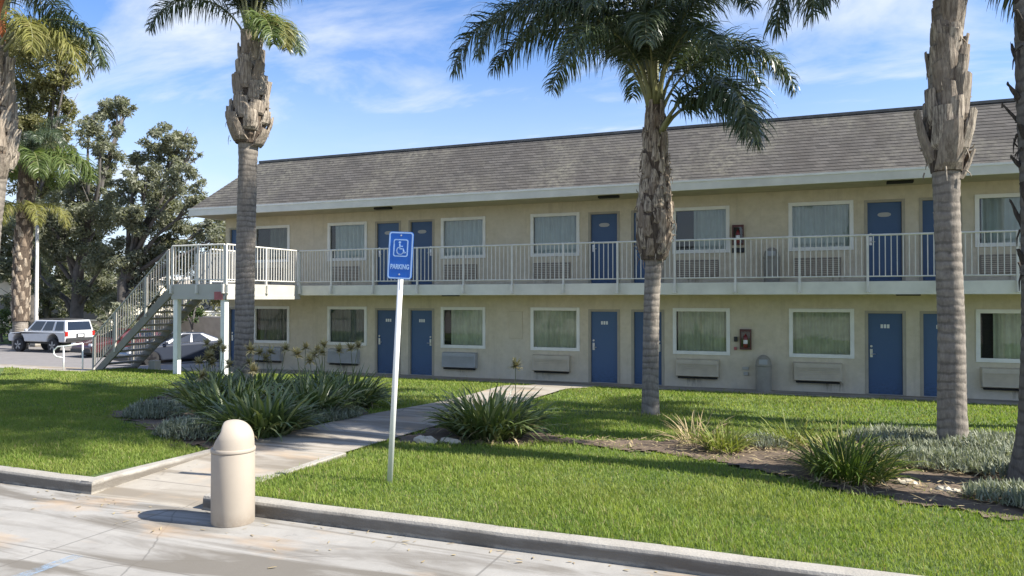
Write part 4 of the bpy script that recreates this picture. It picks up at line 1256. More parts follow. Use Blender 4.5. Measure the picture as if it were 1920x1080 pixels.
# left palm
zl0 = float(terr(-11.3, 12.92))
palm((-11.3, 12.92, zl0), 'palm before the landing with a flared pineapple shaped ring of cut leaf bases', [(0, 0, -.1), (.02, .0, 1.0), (.05, 0, 3.0), (.10, 0, 5.0), (.14, 0, 6.3), (.16, 0, 7.2), (.18, 0, 7.5)], [.225, .20, .20, .195, .28, .2, .15],
     (5.30, 7.45), bulge(5.3, 7.5, .36, .48, .20), 38, 7.3, [('low', 0, 199, .74, .2, 0), ('up', 1, 188, .9, .2, 0), ('bright', 0, 322, .72, .05, 6), ('olive', 0, 340, .75, .1, 0), ('hang', 1, 345, .66, .1, 0), ('bright', 0, 355, .6, .1, 0), ('up', 0, 20, 1, .2, 0), ('up', 1, 70, 1, .2, 0), ('up', 0, 120, 1, .2, 0), ('up', 1, 165, 1, .2, 0), ('up', 0, 230, 1, .2, 0), ('up', 1, 280, 1, .2, 0), ('up', 0, 330, 1.05, .2, 0), ('up', 0, 110, .85, .2, 0), ('up', 1, 150, .85, .2, 0), ('up', 0, 80, .85, .2, 0)], 7, (.50, .30), flare=.75, btilt=(8, 16), blunt=True, bmat='boot_pale')
# far right palm (shade painted into the trunk colours, cut by the frame)
z1 = float(terr(2.12, 9.0))
palm((2.23, 9.0, z1), 'palm at the right edge with shade-painted trunk bristling with old stubs', [(0, 0, -.1), (.0, 0, .12), (.02, 0, .6), (.03, 0, 1.6), (.02, 0, 3.0), (-.02, 0, 4.6), (0, 0, 8.4), (.05, 0, 11.2)], [.37, .30, .235, .20, .19, .185, .19, .15],
     (1.9, 10.6), lambda z: .20, 100, 10.8, auto_fronds(44, (('up', 4), ('mid', 7), ('low', 5)), .95, .3), 9, (.30, .11), flare=.5, btilt=(10, 34), bark='bark_shaded', bmat='boot_shaded')
# far left palm
zl1 = float(terr(-13.4, 8.8))
palm((-13.55, 8.8, zl1), 'palm at the left edge with pale wide leaf bases and hanging olive fronds', [(0, 0, -.1), (.02, 0, .6), (.14, 0, 2.0), (.26, 0, 3.2), (.36, 0, 4.6), (.40, 0, 5.8), (.42, 0, 6.6)], [.25, .22, .20, .20, .27, .22, .14],
     (4.0, 5.95), bulge(4.0, 6.1, .30, .40, .25), 50, 6.2, [('olive', 0, 15, .8, -.1, 0), ('olive', 0, 40, .75, 0, 10), ('olive', 0, 350, .7, .0, -8), ('hang', 0, 28, .8, .1, 0)] + auto_fronds(55, (('up', 4), ('mid', 7)), .9, .4), 11, (.50, .24), flare=.12, btilt=(6, 13), blunt=True, bmat='boot_pale')
sp_ = MB(); sp_.tube([(.42, .05, 5.95), (.50, .02, 6.4), (.56, .0, 6.9), (.60, -.02, 7.3)], [.05, .085, .075, .015], 10)
pl_ = [o for o in COL.objects if o.get('label', '').startswith('palm at the left edge')][0]
sp_.build('orange_spathe', M['orange'], pl_, smooth=True)
# palms just outside the right edge of the photo: their shadows cross the lawn
palm((3.35, 7.45, .1), 'palm outside the frame leaning over the front lawn, its shadow on the grass', [(0, 0, -.1), (0, .5, 1.5), (.02, 1.1, 3.4), (.05, 1.75, 5.6), (.05, 2.3, 9.2), (.05, 2.5, 14.6)], [.24, .2, .19, .19, .22, .14], (12.4, 14.4), lambda z: .28, 20, 14.3, auto_fronds(66, (('up', 3), ('mid', 5), ('low', 4)), .8, .3), 13)
palm((5.6, 12.9, 0), 'tallest palm outside the frame beside the motel walk', [(0, 0, -.1), (0, 0, 4), (.05, -.05, 9), (.1, -.1, 16), (.1, -.1, 17.4)], [.26, .2, .19, .2, .14], (15.6, 17.2), lambda z: .30, 20, 17.0, auto_fronds(77, (('up', 5), ('mid', 10), ('low', 9)), 1.0, .3), 15)
palm((5.5, 14.1, -.1), 'palm outside the frame close to the motel rooms', [(0, 0, -.1), (0, 0, 2), (.05, -.05, 4), (.1, -.1, 7.2), (.1, -.1, 8)], [.24, .2, .19, .2, .14], (5.8, 7.3), lambda z: .30, 20, 7.4, auto_fronds(88, (('up', 3), ('mid', 6), ('low', 5)), .78, .3), 17)

# ------------------------------------------------------------------ strap-leaf plants
def ribbons(origins, az, el, leng, width, droop, S=6, fold=.35, twist=None):
    n = len(az)
    d = np.stack([np.cos(az) * np.cos(el), np.sin(az) * np.cos(el), np.sin(el)], 1)
    side = np.stack([-np.sin(az), np.cos(az), 0 * az], 1)
    if twist is not None:
        side = side * np.cos(twist)[:, None] + np.cross(d, side) * np.sin(twist)[:, None]
    pts = [origins]
    for k in range(S - 1):
        pts.append(pts[-1] + d * (leng / (S - 1))[:, None])
        d = d + np.array([0, 0, -1.]) * (droop * (.25 + .5 * k / S))[:, None]; d /= np.linalg.norm(d, axis=1)[:, None]
    P = np.stack(pts, 1)
    prof = np.array([.75, 1, 1, .92, .68, .08]) if S == 6 else np.interp(np.linspace(0, 1, S), [0, .3, .7, 1], [.75, 1, .8, .08])
    wv = side[:, None] * width[:, None, None] * prof[None, :, None]
    A = P - wv; B = P + wv; V = np.stack([A, B], 2).reshape(-1, 3)
    b = np.arange(n) * S * 2
    Q = np.concatenate([np.stack([b + 2 * k, b + 2 * k + 1, b + 2 * k + 3, b + 2 * k + 2], 1) for k in range(S - 1)])
    return V, Q
def strap_clump(x, y, R_, n, label, seed, hl=(.45, .8), mat='strap', wid=.019, group='strap leaved clumps edging the path', stalks=0, el=(46, 90), name='agapanthus', cat='plant', droop=(.25, .95), dry=.06, stalk_h=(.7, 1.1)):
    r = np.random.default_rng(seed)
    z = float(terr(x, y)) + .01
    root = empty(name, (x, y, z)); tag(root, label, cat, group)
    rr = R_ * np.sqrt(r.uniform(0, 1, n)); ta = r.uniform(0, 2 * np.pi, n)
    o = np.stack([rr * np.cos(ta), rr * np.sin(ta), np.zeros(n)], 1)
    if mat == 'strap': n = int(n * 1.7); rr = R_ * np.sqrt(r.uniform(0, 1, n)); ta = r.uniform(0, 2 * np.pi, n); o = np.stack([rr * np.cos(ta), rr * np.sin(ta), np.zeros(n)], 1)
    az = ta + r.normal(0, .7, n); e = np.radians(r.uniform(*el, n)) * (1 - .35 * rr / R_) ; ln = r.uniform(*hl, n)
    V, Q = ribbons(o, az, e, ln, wid * r.uniform(.75, 1.25, n), r.uniform(*droop, n), twist=r.normal(0, .35, n))
    fast_mesh('leaves', V, Q, M[mat], root)
    if dry:
        m = int(n * dry); k = r.integers(0, n, m)
        V, Q = ribbons(o[k], az[k] + r.normal(0, .5, m), np.radians(r.uniform(5, 45, m)), ln[k] * .8, wid * .7 * np.ones(m), r.uniform(.4, 1., m))
        fast_mesh('dry_leaves', V, Q, M['dryleaf'], root)
    for k in range(stalks):
        h = r.uniform(*stalk_h); a = r.uniform(0, 6.28); ln_ = r.uniform(0, .25); b0 = Vector((r.uniform(-R_, R_) * .6, r.uniform(-R_, R_) * .6, 0))
        top = b0 + Vector((math.cos(a) * ln_, math.sin(a) * ln_, h))
        mb = MB(); mb.tube([b0, b0.lerp(top, .5) + Vector((.01, 0, .02)), top], [.008, .007, .005], 5)
        st = mb.build('flower_stalk', M['stalk'], root)
        m = 90
        az2 = r.uniform(0, 6.28, m); e2 = np.arcsin(r.uniform(-.5, 1, m))
        V, Q = ribbons(np.tile(np.array(top), (m, 1)), az2, e2, r.uniform(.08, .18, m), r.uniform(.008, .019, m), r.uniform(0, .3, m), S=4)
        fast_mesh('seed_head', V, Q, M['drystalk'], st)
    return root
strap_clump(-6.98, 8.35, .38, 260, 'big dark strap leaved clump directly behind the cream bin', 1, (.5, .85), stalks=0)
strap_clump(-8.2, 9.15, .42, 230, 'strap leaved clump with pale drooping leaves left of the cream bin', 2, (.5, .9), stalks=3)
strap_clump(-7.6, 10.2, .5, 280, 'dark strap leaved clump in the middle of the bed beside the path', 3, (.5, .85), stalks=2)
strap_clump(-7.9, 11.75, .5, 240, 'dense dark clump at the far right end of the left bed', 4, (.5, .85), stalks=3)
strap_clump(-9.6, 11.4, .5, 240, 'clump in front of the pineapple ringed palm trunk', 5, (.5, .85), stalks=6, stalk_h=(.7, 1.05))
strap_clump(-10.1, 10.7, .40, 180, 'leftmost strap leaved clump of the left bed', 6, (.45, .85), stalks=4)
strap_clump(-11.4, 12.1, .4, 150, 'clump with tall dry seed heads at the left palm foot', 7, (.45, .8), stalks=6, stalk_h=(.7, 1.1))
strap_clump(-9.3, 12.9, .4, 150, 'clump with dry seed heads before the ground floor windows', 8, (.45, .8), stalks=5, stalk_h=(.7, 1.05))
strap_clump(-4.15, 9.75, .45, 300, 'strap leaved clump standing alone right of the path', 9, (.5, .9), stalks=1, dry=.12, stalk_h=(.9, 1.0))
strap_clump(-.95, 9.75, .22, 190, 'small yellow green tuft in the bare soil of the right bed', 10, (.25, .5), 'sedge_yellow', .008, 'grassy tufts in the right bed', name='sedge_tuft', dry=.15, stalks=0)
strap_clump(.42, 8.55, .34, 420, 'large dense green grassy tuft at the front of the right bed', 11, (.34, .62), 'sedge', .008, 'grassy tufts in the right bed', name='sedge_tuft', dry=.15, droop=(.3, .9))
strap_clump(.35, 9.2, .3, 200, 'yellow grassy tuft behind the large green one', 12, (.35, .62), 'sedge_yellow', .008, 'grassy tufts in the right bed', name='sedge_tuft', dry=.3)
strap_clump(-.15, 10.5, .3, 150, 'pale half dry tuft at the back of the right bed', 13, (.3, .55), 'sedge_yellow', .007, 'grassy tufts in the right bed', name='sedge_tuft', dry=.5)
strap_clump(-1.35, 10.1, .18, 70, 'thin dry tuft at the left end of the right bed', 14, (.35, .6), 'dryleaf', .006, 'grassy tufts in the right bed', name='sedge_tuft')
# silver shrubs and ground cover
def silver_patch(cx, cy, rx, ry, n, h, seed, parent=None, name='leaves', world=True):
    r = np.random.default_rng(seed)
    k = np.sqrt(r.uniform(0, 1, n)); a = r.uniform(0, 6.28, n)
    x = k * rx * np.cos(a); y = k * ry * np.sin(a)
    lump = .6 + .4 * np.array([mnoise.noise(Vector((cx + p * 2.2, cy + q * 2.2, seed))) for p, q in zip(x, y)])
    hh = h * np.sqrt(np.clip(1 - k ** 2, .06, 1)) * lump * r.uniform(.35, 1, n)
    z = (terr(cx + x, cy + y) + .02 if world else .0) + hh
    o = np.stack([x + (cx if world else 0), y + (cy if world else 0), z], 1)
    return ribbons(o, r.uniform(0, 6.28, n), np.radians(r.uniform(10, 85, n)), r.uniform(.05, .12, n), r.uniform(.005, .009, n), r.uniform(.1, .4, n), S=4)
Vs = []; Qs = []; n0 = 0
for i, (cx, cy, rx, ry, n, h) in enumerate([(1.25, 11.3, .75, .7, 4200, .26), (2.2, 10.6, .9, .9, 5200, .28), (1.45, 9.75, .6, .5, 3200, .22), (2.3, 9.7, .7, .8, 4200, .26), (2.45, 8.0, .7, .6, 3600, .2), (1.9, 8.2, .5, .4, 2000, .14), (3.2, 11, .7, 1.0, 3000, .26), (2.3, 11.6, .8, .6, 3400, .24), (-.55, 10.2, .35, .3, 700, .16)]):
    V, Q = silver_patch(cx, cy, rx, ry, n, h, i + 50); Vs.append(V); Qs.append(Q + n0); n0 += len(V)
tag(fast_mesh('ground_cover', np.concatenate(Vs), np.concatenate(Qs), M['silver']), 'silver leaved ground cover spreading round the palm foot in the right bed', 'ground cover', kind='stuff')
for (cx, cy, rx, ry, n, h, sd_, lab) in [(-10.0, 9.35, .5, .45, 2600, .34, 71, 'grey green mound shrub in the shade at the left end of the bed'), (-7.75, 7.95, .6, .42, 3000, .32, 72, 'silver mound shrub low behind the cream bin'), (-6.98, 10.1, .32, .6, 2200, .24, 73, 'silver mound shrub spilling along the path edge'), (-7.0, 9.25, .25, .4, 1300, .2, 74, 'small silver shrub beside the path under the dark clump')]:
    root = empty('silver_shrub', (cx, cy, float(terr(cx, cy)) + .01)); tag(root, lab, 'shrub', 'silver shrubs of the left bed')
    V, Q = silver_patch(cx, cy, rx, ry, n, h, sd_, world=False); fast_mesh('leaves', V, Q, M['silver'], root)
# stones and litter in the beds
def rock(x, y, s, label, seed):
    r = random.Random(seed); mb = MB(); mb.lathe([(s * .9, 0), (s, s * .15), (s * .8, s * .38), (s * .35, s * .5)], 11)
    for i in range(len(mb.v[0])):
        mb.v[0][i] += np.array([r.uniform(-.18, .18) * s for _ in range(3)]); mb.v[0][i][0] *= 1.0
    o = mb.build('rock', M['stone'], loc=(x, y, float(terr(x, y)) + .005)); o.scale = (1.5, .9, 1); o.rotation_euler[2] = r.uniform(-.4, .4); tag(o, label, 'rock')
rock(-4.72, 8.85, .13, 'flat pale rock at the path edge below the lone clump', 1)
rock(-4.42, 8.98, .10, 'smaller pale rock right of the flat rock by the path', 2)
rock(.95, 8.55, .08, 'small tan rock on the soil right of the large grassy tuft', 3)
rock(1.3, 8.4, .07, 'tan rock on the soil near the silver plants', 4)
r_ = np.random.default_rng(99); n = 2600
x = r_.uniform(-3.2, 3, n); y = r_.uniform(7.6, 11.5, n); k = poly_in(BEDS[0], x, y); x = x[k]; y = y[k]; n = len(x)
V, Q = ribbons(np.stack([x, y, terr(x, y) + .035], 1), r_.uniform(0, 6.28, n), np.radians(r_.uniform(-2, 22, n)), r_.uniform(.03, .15, n), r_.uniform(.003, .011, n), r_.uniform(.0, .3, n), S=4)
tag(fast_mesh('leaf_litter', V, Q, M['dryleaf']), 'dry leaf litter scattered on the bare soil of the right bed', 'leaf litter', kind='stuff')

n = 170
x = np.concatenate([r_.uniform(-7, 2, 90), r_.uniform(-6.6, -5.3, 40), r_.uniform(-7.5, 1, 40)]); y = np.concatenate([5.36 - np.abs(r_.normal(0, .35, 90)), r_.uniform(6, 16, 40), 5.36 - np.abs(r_.normal(0, .06, 40))])
z = np.where(y < 5.4, .006, terr(x, y) + .022)
V, Q = ribbons(np.stack([x, y, z], 1), r_.uniform(0, 6.28, n), np.radians(r_.uniform(0, 12, n)), r_.uniform(.02, .07, n), r_.uniform(.003, .010, n), r_.uniform(.0, .15, n), S=4)
tag(fast_mesh('leaf_litter', V, Q, M['dryleaf']), 'scattered dry leaf bits lying on the pavement and along the kerb', 'leaf litter', kind='stuff')

# ------------------------------------------------------------------ cars
def arch_profile(L, front, rear, r, zb, top):
    """lower body side outline: bottom with two wheel arches, then the given top outline (front to rear)"""
    P = [(-L / 2, zb + .18), (-L / 2 + .05, zb)]
    for cx in (rear, front):
        for a in np.linspace(math.pi, 0, 9):
            P.append((cx + r * math.cos(a), max(zb, zb - .0 + r * .98 * math.sin(a))))
    P += [(L / 2 - .05, zb), (L / 2, zb + .15)] + top
    return P
def car(name, loc, heading, label, cat, spec, paint, rimmat):
    root = empty(name, loc, rad(heading)); tag(root, label, cat)
    L, W, wr = spec['L'], spec['W'], spec['wr']; fx, rx = spec['fx'], spec['rx']; hw = W / 2
    mb = MB(); mb.prism(arch_profile(L, fx, rx, wr * 1.17, spec['zb'], spec['top']), -hw, hw)
    body = mb.build('body', paint, root, bevel=spec.get('bev', .07), seg=3)
    # cabin
    c = spec['cab']   # (x,z) base rear, roof rear, roof front, base front
    tw, bw = hw - spec['tumble'], hw - .05
    V = []
    for (x, z), yy in zip(c, (bw, tw, tw, bw)): V += [(x, -yy, z), (x, yy, z)]
    cb = MB(); cb.add(V, [(0, 2, 4, 6), (1, 7, 5, 3), (0, 1, 3, 2), (2, 3, 5, 4), (4, 5, 7, 6), (0, 6, 7, 1)])
    cab = cb.build('cabin', paint, root, bevel=.05, seg=3)
    def sidept(u, v, sgn, off=.012):
        xb = c[0][0] + (c[3][0] - c[0][0]) * u; zb_ = c[0][1] + (c[3][1] - c[0][1]) * u
        xt = c[1][0] + (c[2][0] - c[1][0]) * u; zt = c[1][1] + (c[2][1] - c[1][1]) * u
        y = bw + (tw - bw) * v + off
        return (xb + (xt - xb) * v, sgn * y, zb_ + (zt - zb_) * v)
    for sgn in (-1, 1):
        for (u0, u1) in spec['wins']:
            g = MB(); q = [sidept(u0, .12, sgn), sidept(u1, .12, sgn), sidept(u1, .88, sgn), sidept(u0, .88, sgn)]
            g.add(q, [(0, 1, 2, 3) if sgn < 0 else (3, 2, 1, 0)]); g.build('side_window', M['glassdark'], root)
    def endwin(a, b, nm, out_):
        g = MB(); A = Vector((a[0], 0, a[1])); B = Vector((b[0], 0, b[1])); nrm = Vector((out_, 0, .3)).normalized() * .014
        q = []
        for t, yy in ((.14, bw + (tw - bw) * .14 - .12), (.86, bw + (tw - bw) * .86 - .1)):
            p = A.lerp(B, t) + nrm; q += [(p.x, -yy, p.z), (p.x, yy, p.z)]
        g.add(q, [(0, 1, 3, 2)]); g.build(nm, M['glassdark'], root)
    endwin(c[0], c[1], 'rear_window', -1); endwin(c[3], c[2], 'windshield', 1)
    for cx in (fx, rx):
        for sgn in (-1, 1):
            wv = MB(); wy = sgn * (hw - .11)
            wv.lathe([(wr * .62, -.11), (wr * .94, -.11), (wr, -.075), (wr, .075), (wr * .94, .11), (wr * .62, .11)], 26, (cx, wy, wr), axis='y')
            wh = wv.build('wheel', M['rubber'], root)
            rm = MB(); yo = wy + sgn * .085
            rm.lathe([(.05, -.03), (wr * .16, -.028), (wr * .64, -.02), (wr * .64, .02)], 20, (cx, yo, wr), axis='y')
            for k in range(5):
                a = 2 * math.pi * k / 5 + .3
                Mx = Matrix.Translation((cx, yo + sgn * .03, wr)) @ Matrix.Rotation(-a, 4, 'Y')
                rm.box(wr * .08, wr * .6, -.012, .012, -.04, .04, M=Mx)
            rm.build('rim', rimmat, wh)
    for sgn in (-1, 1):
        t = MB(); t.box(-L / 2 - .012, -L / 2 + .12, sgn * (hw - .09) - .09, sgn * (hw - .09) + .08, spec['lz'], spec['lz'] + spec['lh']); t.build('tail_light', M['lamp_red'], root, bevel=.02)
        t = MB(); t.box(L / 2 - .14, L / 2 + .01, sgn * (hw - .16) - .13, sgn * (hw - .16) + .12, spec['lz'] - .1, spec['lz'] + .03); t.build('headlight', M['lamp_clear'], root, bevel=.03)
        t = MB(); mx = c[3][0] - .25; t.box(mx - .07, mx + .07, sgn * (hw + .02) - .02, sgn * (hw + .13), c[3][1] + .02, c[3][1] + .16); t.build('side_mirror', paint, root, bevel=.03)
    b = MB(); b.box(-L / 2 - .07, -L / 2 + .15, -hw + .06, hw - .06, spec['zb'] + .04, spec['zb'] + .24); b.build('bumper', spec.get('bump', M['plastic']), root, bevel=.04, seg=3)
    b = MB(); b.box(L / 2 - .15, L / 2 + .06, -hw + .06, hw - .06, spec['zb'] + .02, spec['zb'] + .22); b.build('bumper', spec.get('bump', M['plastic']), root, bevel=.04, seg=3)
    p = MB(); p.box(-L / 2 - .03, -L / 2 - .013, -.24, .24, spec['pz'] - .04, spec['pz'] + .18); q = p.build('plate_recess', M['plastic'], root)
    p = MB(); p.box(-L / 2 - .04, -L / 2 - .031, -.16, .16, spec['pz'], spec['pz'] + .14); p.build('plate', M['number'], q)
    un = MB(); un.box(-L / 2 + .4, L / 2 - .4, -hw + .25, hw - .25, spec['zb'] - .12, spec['zb'] + .1); un.build('underbody', M['plastic'], root)
    return root
SUV = dict(L=4.5, W=1.82, wr=.40, fx=1.42, rx=-1.28, zb=.60, tumble=.17, bev=.06,
           top=[(2.25, .98), (2.1, 1.07), (.95, 1.16), (-2.2, 1.18), (-2.25, 1.1)],
           cab=[(-2.23, 1.16), (-2.08, 1.80), (.25, 1.80), (.95, 1.15)], wins=[(.05, .27), (.33, .58), (.62, .93)], lz=.92, lh=.26, pz=.88)
suv = car('parked_car', (-39.35, 29.6, -1.02), 180, 'white off road wagon parked in the side lot, rear window facing us', 'car', SUV, M['carwhite'], M['rim'])
rk = MB(); rk.box(-1.7, .2, -.62, .62, 1.84, 1.87)
for xx in (-1.6, -.9, -.1): rk.box(xx - .03, xx + .03, -.66, .66, 1.79, 1.845)
rk.build('roof_rack', M['plastic'], suv)
SED = dict(L=4.55, W=1.80, wr=.33, fx=1.38, rx=-1.32, zb=.22, tumble=.26, bev=.09,
           top=[(2.27, .58), (2.05, .72), (1.0, .90), (-1.7, .98), (-2.2, .92), (-2.27, .7)],
           cab=[(-1.95, .95), (-.95, 1.36), (.0, 1.38), (1.05, .89)], wins=[(.22, .52), (.56, .88)], lz=.68, lh=.16, pz=.55)
car('parked_car', (-25.9, 25.3, float(lotz(-25.9, 25.3))), 250, 'silver hatchback parked under the stair landing', 'car', SED, M['carsilver'], M['blackrim'])
car('parked_car', (-24.6, 29.6, float(lotz(-24.6, 29.6))), 262, 'dark blue car half hidden behind the landing post', 'car', dict(SED, cab=[(-1.95, .95), (-1.2, 1.50), (.1, 1.50), (1.05, .89)]), M['carblue'], M['blackrim'])
car('parked_car', (-33.4, 29.2, float(lotz(-33.4, 29.2))), 262, 'red car seen through the stair railing', 'car', SED, M['carred'], M['blackrim'])

# ------------------------------------------------------------------ background left
def gzf(p): return -1.0
# lamp post
lp = at(68, 640, 46); lpr = empty('lamp_post', (lp.x, lp.y, -1.0)); tag(lpr, 'slim pale lamp post rising behind the white wagon', 'lamp post')
mb = MB(); mb.lathe([(.12, 0), (.11, .5), (.085, 8.6)], 14); mb.build('pole', M['polem'], lpr, smooth=True)
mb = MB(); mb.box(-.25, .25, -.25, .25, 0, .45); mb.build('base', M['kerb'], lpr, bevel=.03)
mb = MB(); mb.box(-.1, 1.0, -.09, .09, 8.45, 8.62); mb.box(.5, 1.2, -.18, .18, 8.38, 8.5); mb.build('lamp_head', M['polem'], lpr, bevel=.02)
# pale building far behind the wagon
def oriented(name, p0, p1, depth, h, z0, label, cat, mat, roofmat, wins):
    a = Vector((p0.x, p0.y, 0)); b = Vector((p1.x, p1.y, 0)); u = (b - a); L = u.length; ang = math.atan2(u.y, u.x)
    root = empty(name, (a.x, a.y, z0), ang); tag(root, label, cat)
    mb = MB(); mb.box(0, L, 0, depth, 0, h); mb.build('wall', mat, root)
    r = MB(); r.box(-.5, L + .5, -.7, depth + .5, h + .002, h + .35); r.build('roof', roofmat, root, bevel=.03)
    for (f0, f1, za, zb_) in wins:
        wv = MB(); wv.box(f0 * L, f1 * L, -.06, -.003, za, zb_); q = wv.build('window', M['paleglass'], root)
        fr = MB(); fr.box(f0 * L - .08, f1 * L + .08, -.09, -.061, za - .1, za - .002); fr.build('sill', M['white'], q)
    return root
oriented('office_building', at(-120, 600, 66), at(205, 600, 62), 10, 4.6, -1.0, 'pale flat roofed building behind the trees left of the stair', 'building', M['paleb'], M['farroof'],
         [(.08, .2, 1.2, 2.6), (.28, .42, 1.2, 2.6), (.5, .6, .2, 2.5), (.66, .78, 1.2, 2.6), (.84, .95, 1.2, 2.6)])
oriented('office_building', at(345, 600, 70), at(470, 600, 72), 8, 3.6, -.4, 'white building with a dark window band seen under the landing', 'building', M['white'], M['farroof'],
         [(.05, .45, 1.2, 2.4), (.5, .95, 1.2, 2.4)])
def wallrun(p0, p1, h, z0, label):
    a = Vector((p0.x, p0.y, 0)); b = Vector((p1.x, p1.y, 0)); u = b - a; L = u.length
    root = empty('block_wall', (a.x, a.y, z0), math.atan2(u.y, u.x)); tag(root, label, 'wall')
    mb = MB(); mb.box(0, L, -.1, .1, 0, h); mb.build('wall_panel', M['blockwall'], root)
    cp = MB(); cp.box(0, L, -.14, .14, h + .002, h + .09); cp.build('coping', M['farroof'], root)
wallrun(at(250, 600, 52), at(520, 600, 44), 1.75, -1.0, 'tan block wall behind the silver hatchback')
# roadside grass strip
def strip():
    a, b = at(-200, 600, 50), at(260, 600, 46)
    c, d = at(-200, 600, 62), at(260, 600, 60)
    mb = MB(); z = -.96
    mb.quad((a.x, a.y, z), (b.x, b.y, z), (d.x, d.y, z), (c.x, c.y, z)); tag(mb.build('verge', M['lawn']), kind='structure')
strip()

# trees
def leafcloud(clumps, dens, size, seed):
    r = np.random.default_rng(seed); O = []
    for (c, R_) in clumps:
        n = int(dens * R_ ** 2 * 1.0)
        nsub = max(5, int(11 * R_))
        dv = r.normal(0, 1, (nsub, 3)); dv /= np.linalg.norm(dv, axis=1)[:, None]
        cen = np.array(c) + dv * (R_ * r.uniform(.25, 1.0, nsub))[:, None] * np.array([1, 1, .85])
        srad = R_ * r.uniform(.18, .40, nsub)
        k = r.integers(0, nsub, n)
        v = r.normal(0, 1, (n, 3)); v /= np.linalg.norm(v, axis=1)[:, None]
        O.append(cen[k] + v * (srad[k] * r.uniform(0.25, 1, n) ** .6)[:, None] * np.array([1, 1, .8]))
    O = np.concatenate(O); n = len(O)
    return ribbons(O, r.uniform(0, 6.28, n), np.radians(r.uniform(-75, 35, n)), size * r.uniform(.7, 1.35, n), size * .2 * r.uniform(.7, 1.3, n), r.uniform(0, .4, n), S=3, twist=r.uniform(-1.5, 1.5, n))
def tree(name, label, base, F, pxclumps, dens, size, mat, seed, trunk_r=.32, bark='treebark', group=None, z0=-1.0, cat='tree'):
    b = at(base[0], base[1], F); root = empty(name, (b.x, b.y, z0)); tag(root, label, cat, group)
    org = Vector((b.x, b.y, z0)); rnd = random.Random(seed)
    cl = []
    for (px_, py_, rp, *df) in pxclumps:
        f = F + (df[0] if df else rnd.uniform(-1.8, 1.8)); c = at(px_, py_, f) - org; cl.append((c, rp * f / FPX))
    tops = sorted(cl, key=lambda q: -q[0].z)
    top = tops[0][0]
    mb = MB()
    sp_ = [Vector((0, 0, -.1)), Vector((rnd.uniform(-.2, .2), rnd.uniform(-.2, .2), top.z * .3)), Vector((top.x * .4, top.y * .4, top.z * .6)), top * .97]
    P = []; 
    for i in range(13):
        t = i / 12 * 3; j = min(2, int(t)); P.append(sp_[j].lerp(sp_[j + 1], t - j))
    mb.tube(P, [trunk_r * (1 - .9 * i / 12) * (1.35 if i == 0 else 1) for i in range(13)], 10, jitter=.1)
    for c, R_ in cl[1:]:
        zst = max(1.2, min(c.z * .62, top.z * .75)); k = min(11, max(1, int(zst / top.z * 12)))
        s_ = P[k]; m = s_.lerp(c, .5) + Vector((rnd.uniform(-.3, .3), rnd.uniform(-.3, .3), rnd.uniform(.1, .6)))
        mb.tube([s_, m, c], [trunk_r * .42, trunk_r * .24, trunk_r * .06], 7)
        for q in range(4):
            e = c + Vector((rnd.uniform(-1, 1), rnd.uniform(-1, 1), rnd.uniform(-.6, 1))) * R_ * .8
            mb.tube([m.lerp(c, .5), m.lerp(c, .6).lerp(e, .5), e], [trunk_r * .14, trunk_r * .09, trunk_r * .03], 5)
    mb.build('trunk', M[bark], root, smooth=True)
    V, Q = leafcloud([(tuple(c), R_) for c, R_ in cl], dens, size, seed)
    fast_mesh('crown', V, Q, M[mat], root)
    return root
tree('eucalyptus_tree', 'tall olive eucalyptus rising above the left edge palm', (60, 640), 54, [(75, 75, 55), (30, 95, 60), (118, 75, 38), (130, 105, 24), (50, 160, 55), (105, 150, 42), (118, 195, 36), (70, 235, 60), (10, 230, 60), (110, 260, 40), (40, 310, 60), (90, 340, 50)], 880, .24, 'euc_olive', 1, .4, group='eucalyptus trees behind the side lot')
tree('eucalyptus_tree', 'grey green eucalyptus whose top stands left of the forked one', (142, 640), 50, [(205, 212, 38), (235, 205, 26), (190, 250, 38), (165, 228, 20), (205, 290, 36), (185, 340, 46), (145, 360, 46), (200, 400, 58), (120, 420, 55), (160, 470, 56), (90, 460, 42), (205, 480, 50), (70, 400, 42), (90, 540, 30), (180, 540, 44), (60, 500, 30)], 950, .225, 'euc', 2, .45, group='eucalyptus trees behind the side lot')
tree('eucalyptus_tree', 'broad dark forked eucalyptus between the stair and the motel roof', (232, 640), 47, [(300, 262, 36), (340, 258, 32), (262, 290, 26), (318, 300, 46), (362, 288, 14), (275, 335, 40), (340, 345, 42), (300, 385, 54), (365, 385, 38), (255, 410, 52), (330, 435, 56), (392, 425, 36), (290, 480, 56), (235, 480, 46), (360, 490, 46), (420, 440, 40), (265, 535, 46), (225, 560, 36), (310, 560, 40), (240, 350, 36)], 980, .22, 'euc', 3, .45, group='eucalyptus trees behind the side lot')
tree('eucalyptus_tree', 'low wide eucalyptus filling the gap behind the lamp post', (90, 640), 57, [(95, 420, 60), (20, 430, 60), (60, 480, 55), (130, 500, 60), (0, 500, 50), (100, 550, 40), (30, 560, 40), (180, 520, 50), (150, 570, 36), (-30, 450, 60), (215, 560, 40), (70, 590, 30)], 420, .32, 'euc', 12, .35, group='eucalyptus trees behind the side lot')
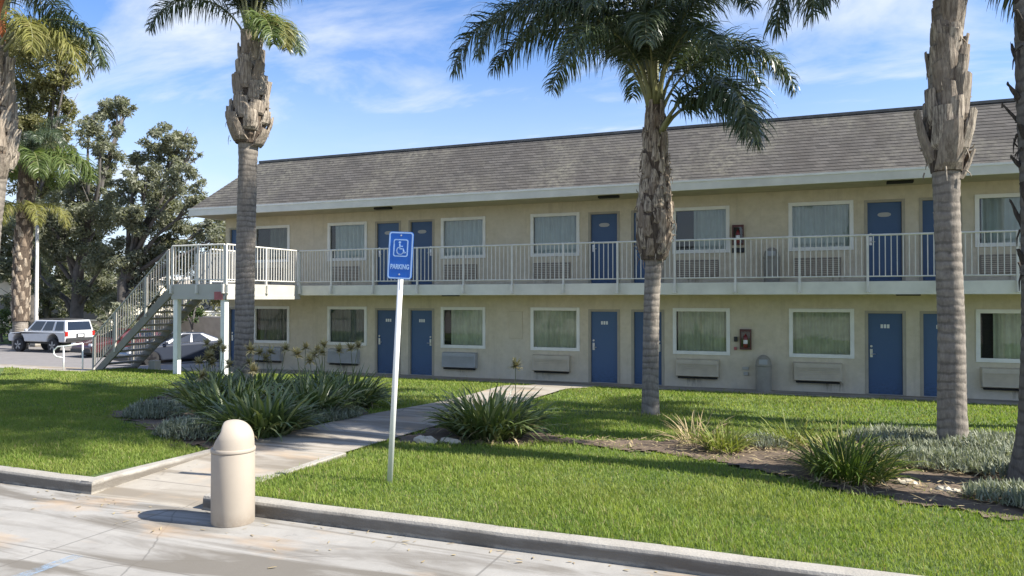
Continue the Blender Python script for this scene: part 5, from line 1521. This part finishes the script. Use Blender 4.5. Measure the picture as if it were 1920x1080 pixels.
tree('garden_tree', 'leafy dark tree behind the motel end under the eave', (430, 640), 50, [(410, 470, 46), (440, 430, 40), (395, 520, 46), (450, 500, 40), (425, 545, 40)], 560, .28, 'euc_olive', 4, .25)
tree('bush', 'round green bush seen below the landing', (355, 610), 38, [(352, 590, 26), (368, 575, 22), (340, 575, 20)], 900, .16, 'bushleaf', 5, .1, cat='bush')
tree('bush', 'low grey green bush behind the stair railing', (205, 640), 44, [(205, 600, 30), (230, 590, 32), (185, 610, 24), (250, 610, 28)], 800, .18, 'euc', 6, .1, cat='bush')
tree('bush', 'low bush left of the brown palm trunk', (5, 640), 50, [(5, 600, 34), (-20, 610, 30), (30, 620, 22)], 800, .18, 'bushleaf', 8, .1, cat='bush')
# brown trunked palm in the side lot
pb = at(38, 640, 43.5); pbz = -1.0
palm((pb.x, pb.y, pbz), 'brown trunked palm by the white wagon with hanging green skirt and yellow tuft', [(0, 0, -.1), (0, 0, 2), (.05, 0, 5), (.2, .1, 7.5), (.3, .1, 9.6), (.35, .1, 11)], [.42, .38, .36, .4, .4, .25],
     (1.6, 10.8), lambda z: .52, 90, 10.2, [('bright', 0, az, 1.55 * s_, .1 + .2 * (i % 3), 0) for i, (az, s_) in enumerate([(0, 1), (25, 1.1), (50, .95), (330, 1), (300, .9), (280, 1), (230, .9), (200, 1), (160, .9), (110, .9)])] + [('olive', 0, az, 1.3, -2.6, 0) for az in (300, 250, 340, 200, 20)] + auto_fronds(91, (('mid', 6), ('up', 3)), .9, .8), 19, (.55, .26), flare=.2, group=None)
# far hedge line that closes the view
r_ = np.random.default_rng(5); cl = []
for i in range(46):
    p = at(-260 + i * 18, 575, 78 + 6 * math.sin(i * 1.7)); cl.append(((p.x, p.y, .9 + 1.0 * math.sin(i * 2.3)), 2.6))
for i in range(30):  # unseen trees behind the camera, added for the window reflections
    cl.append(((-70 + i * 5.2, -52 + 5 * math.sin(i * 2.1), 2.4 + 1.6 * math.sin(i * 1.3)), 4.2))
V, Q = leafcloud(cl, 190, .5, 6)
tag(fast_mesh('far_treeline', V, Q, M['euc']), 'far off line of dark trees beyond the side lot, with unseen ones added behind the camera', 'trees', kind='stuff')
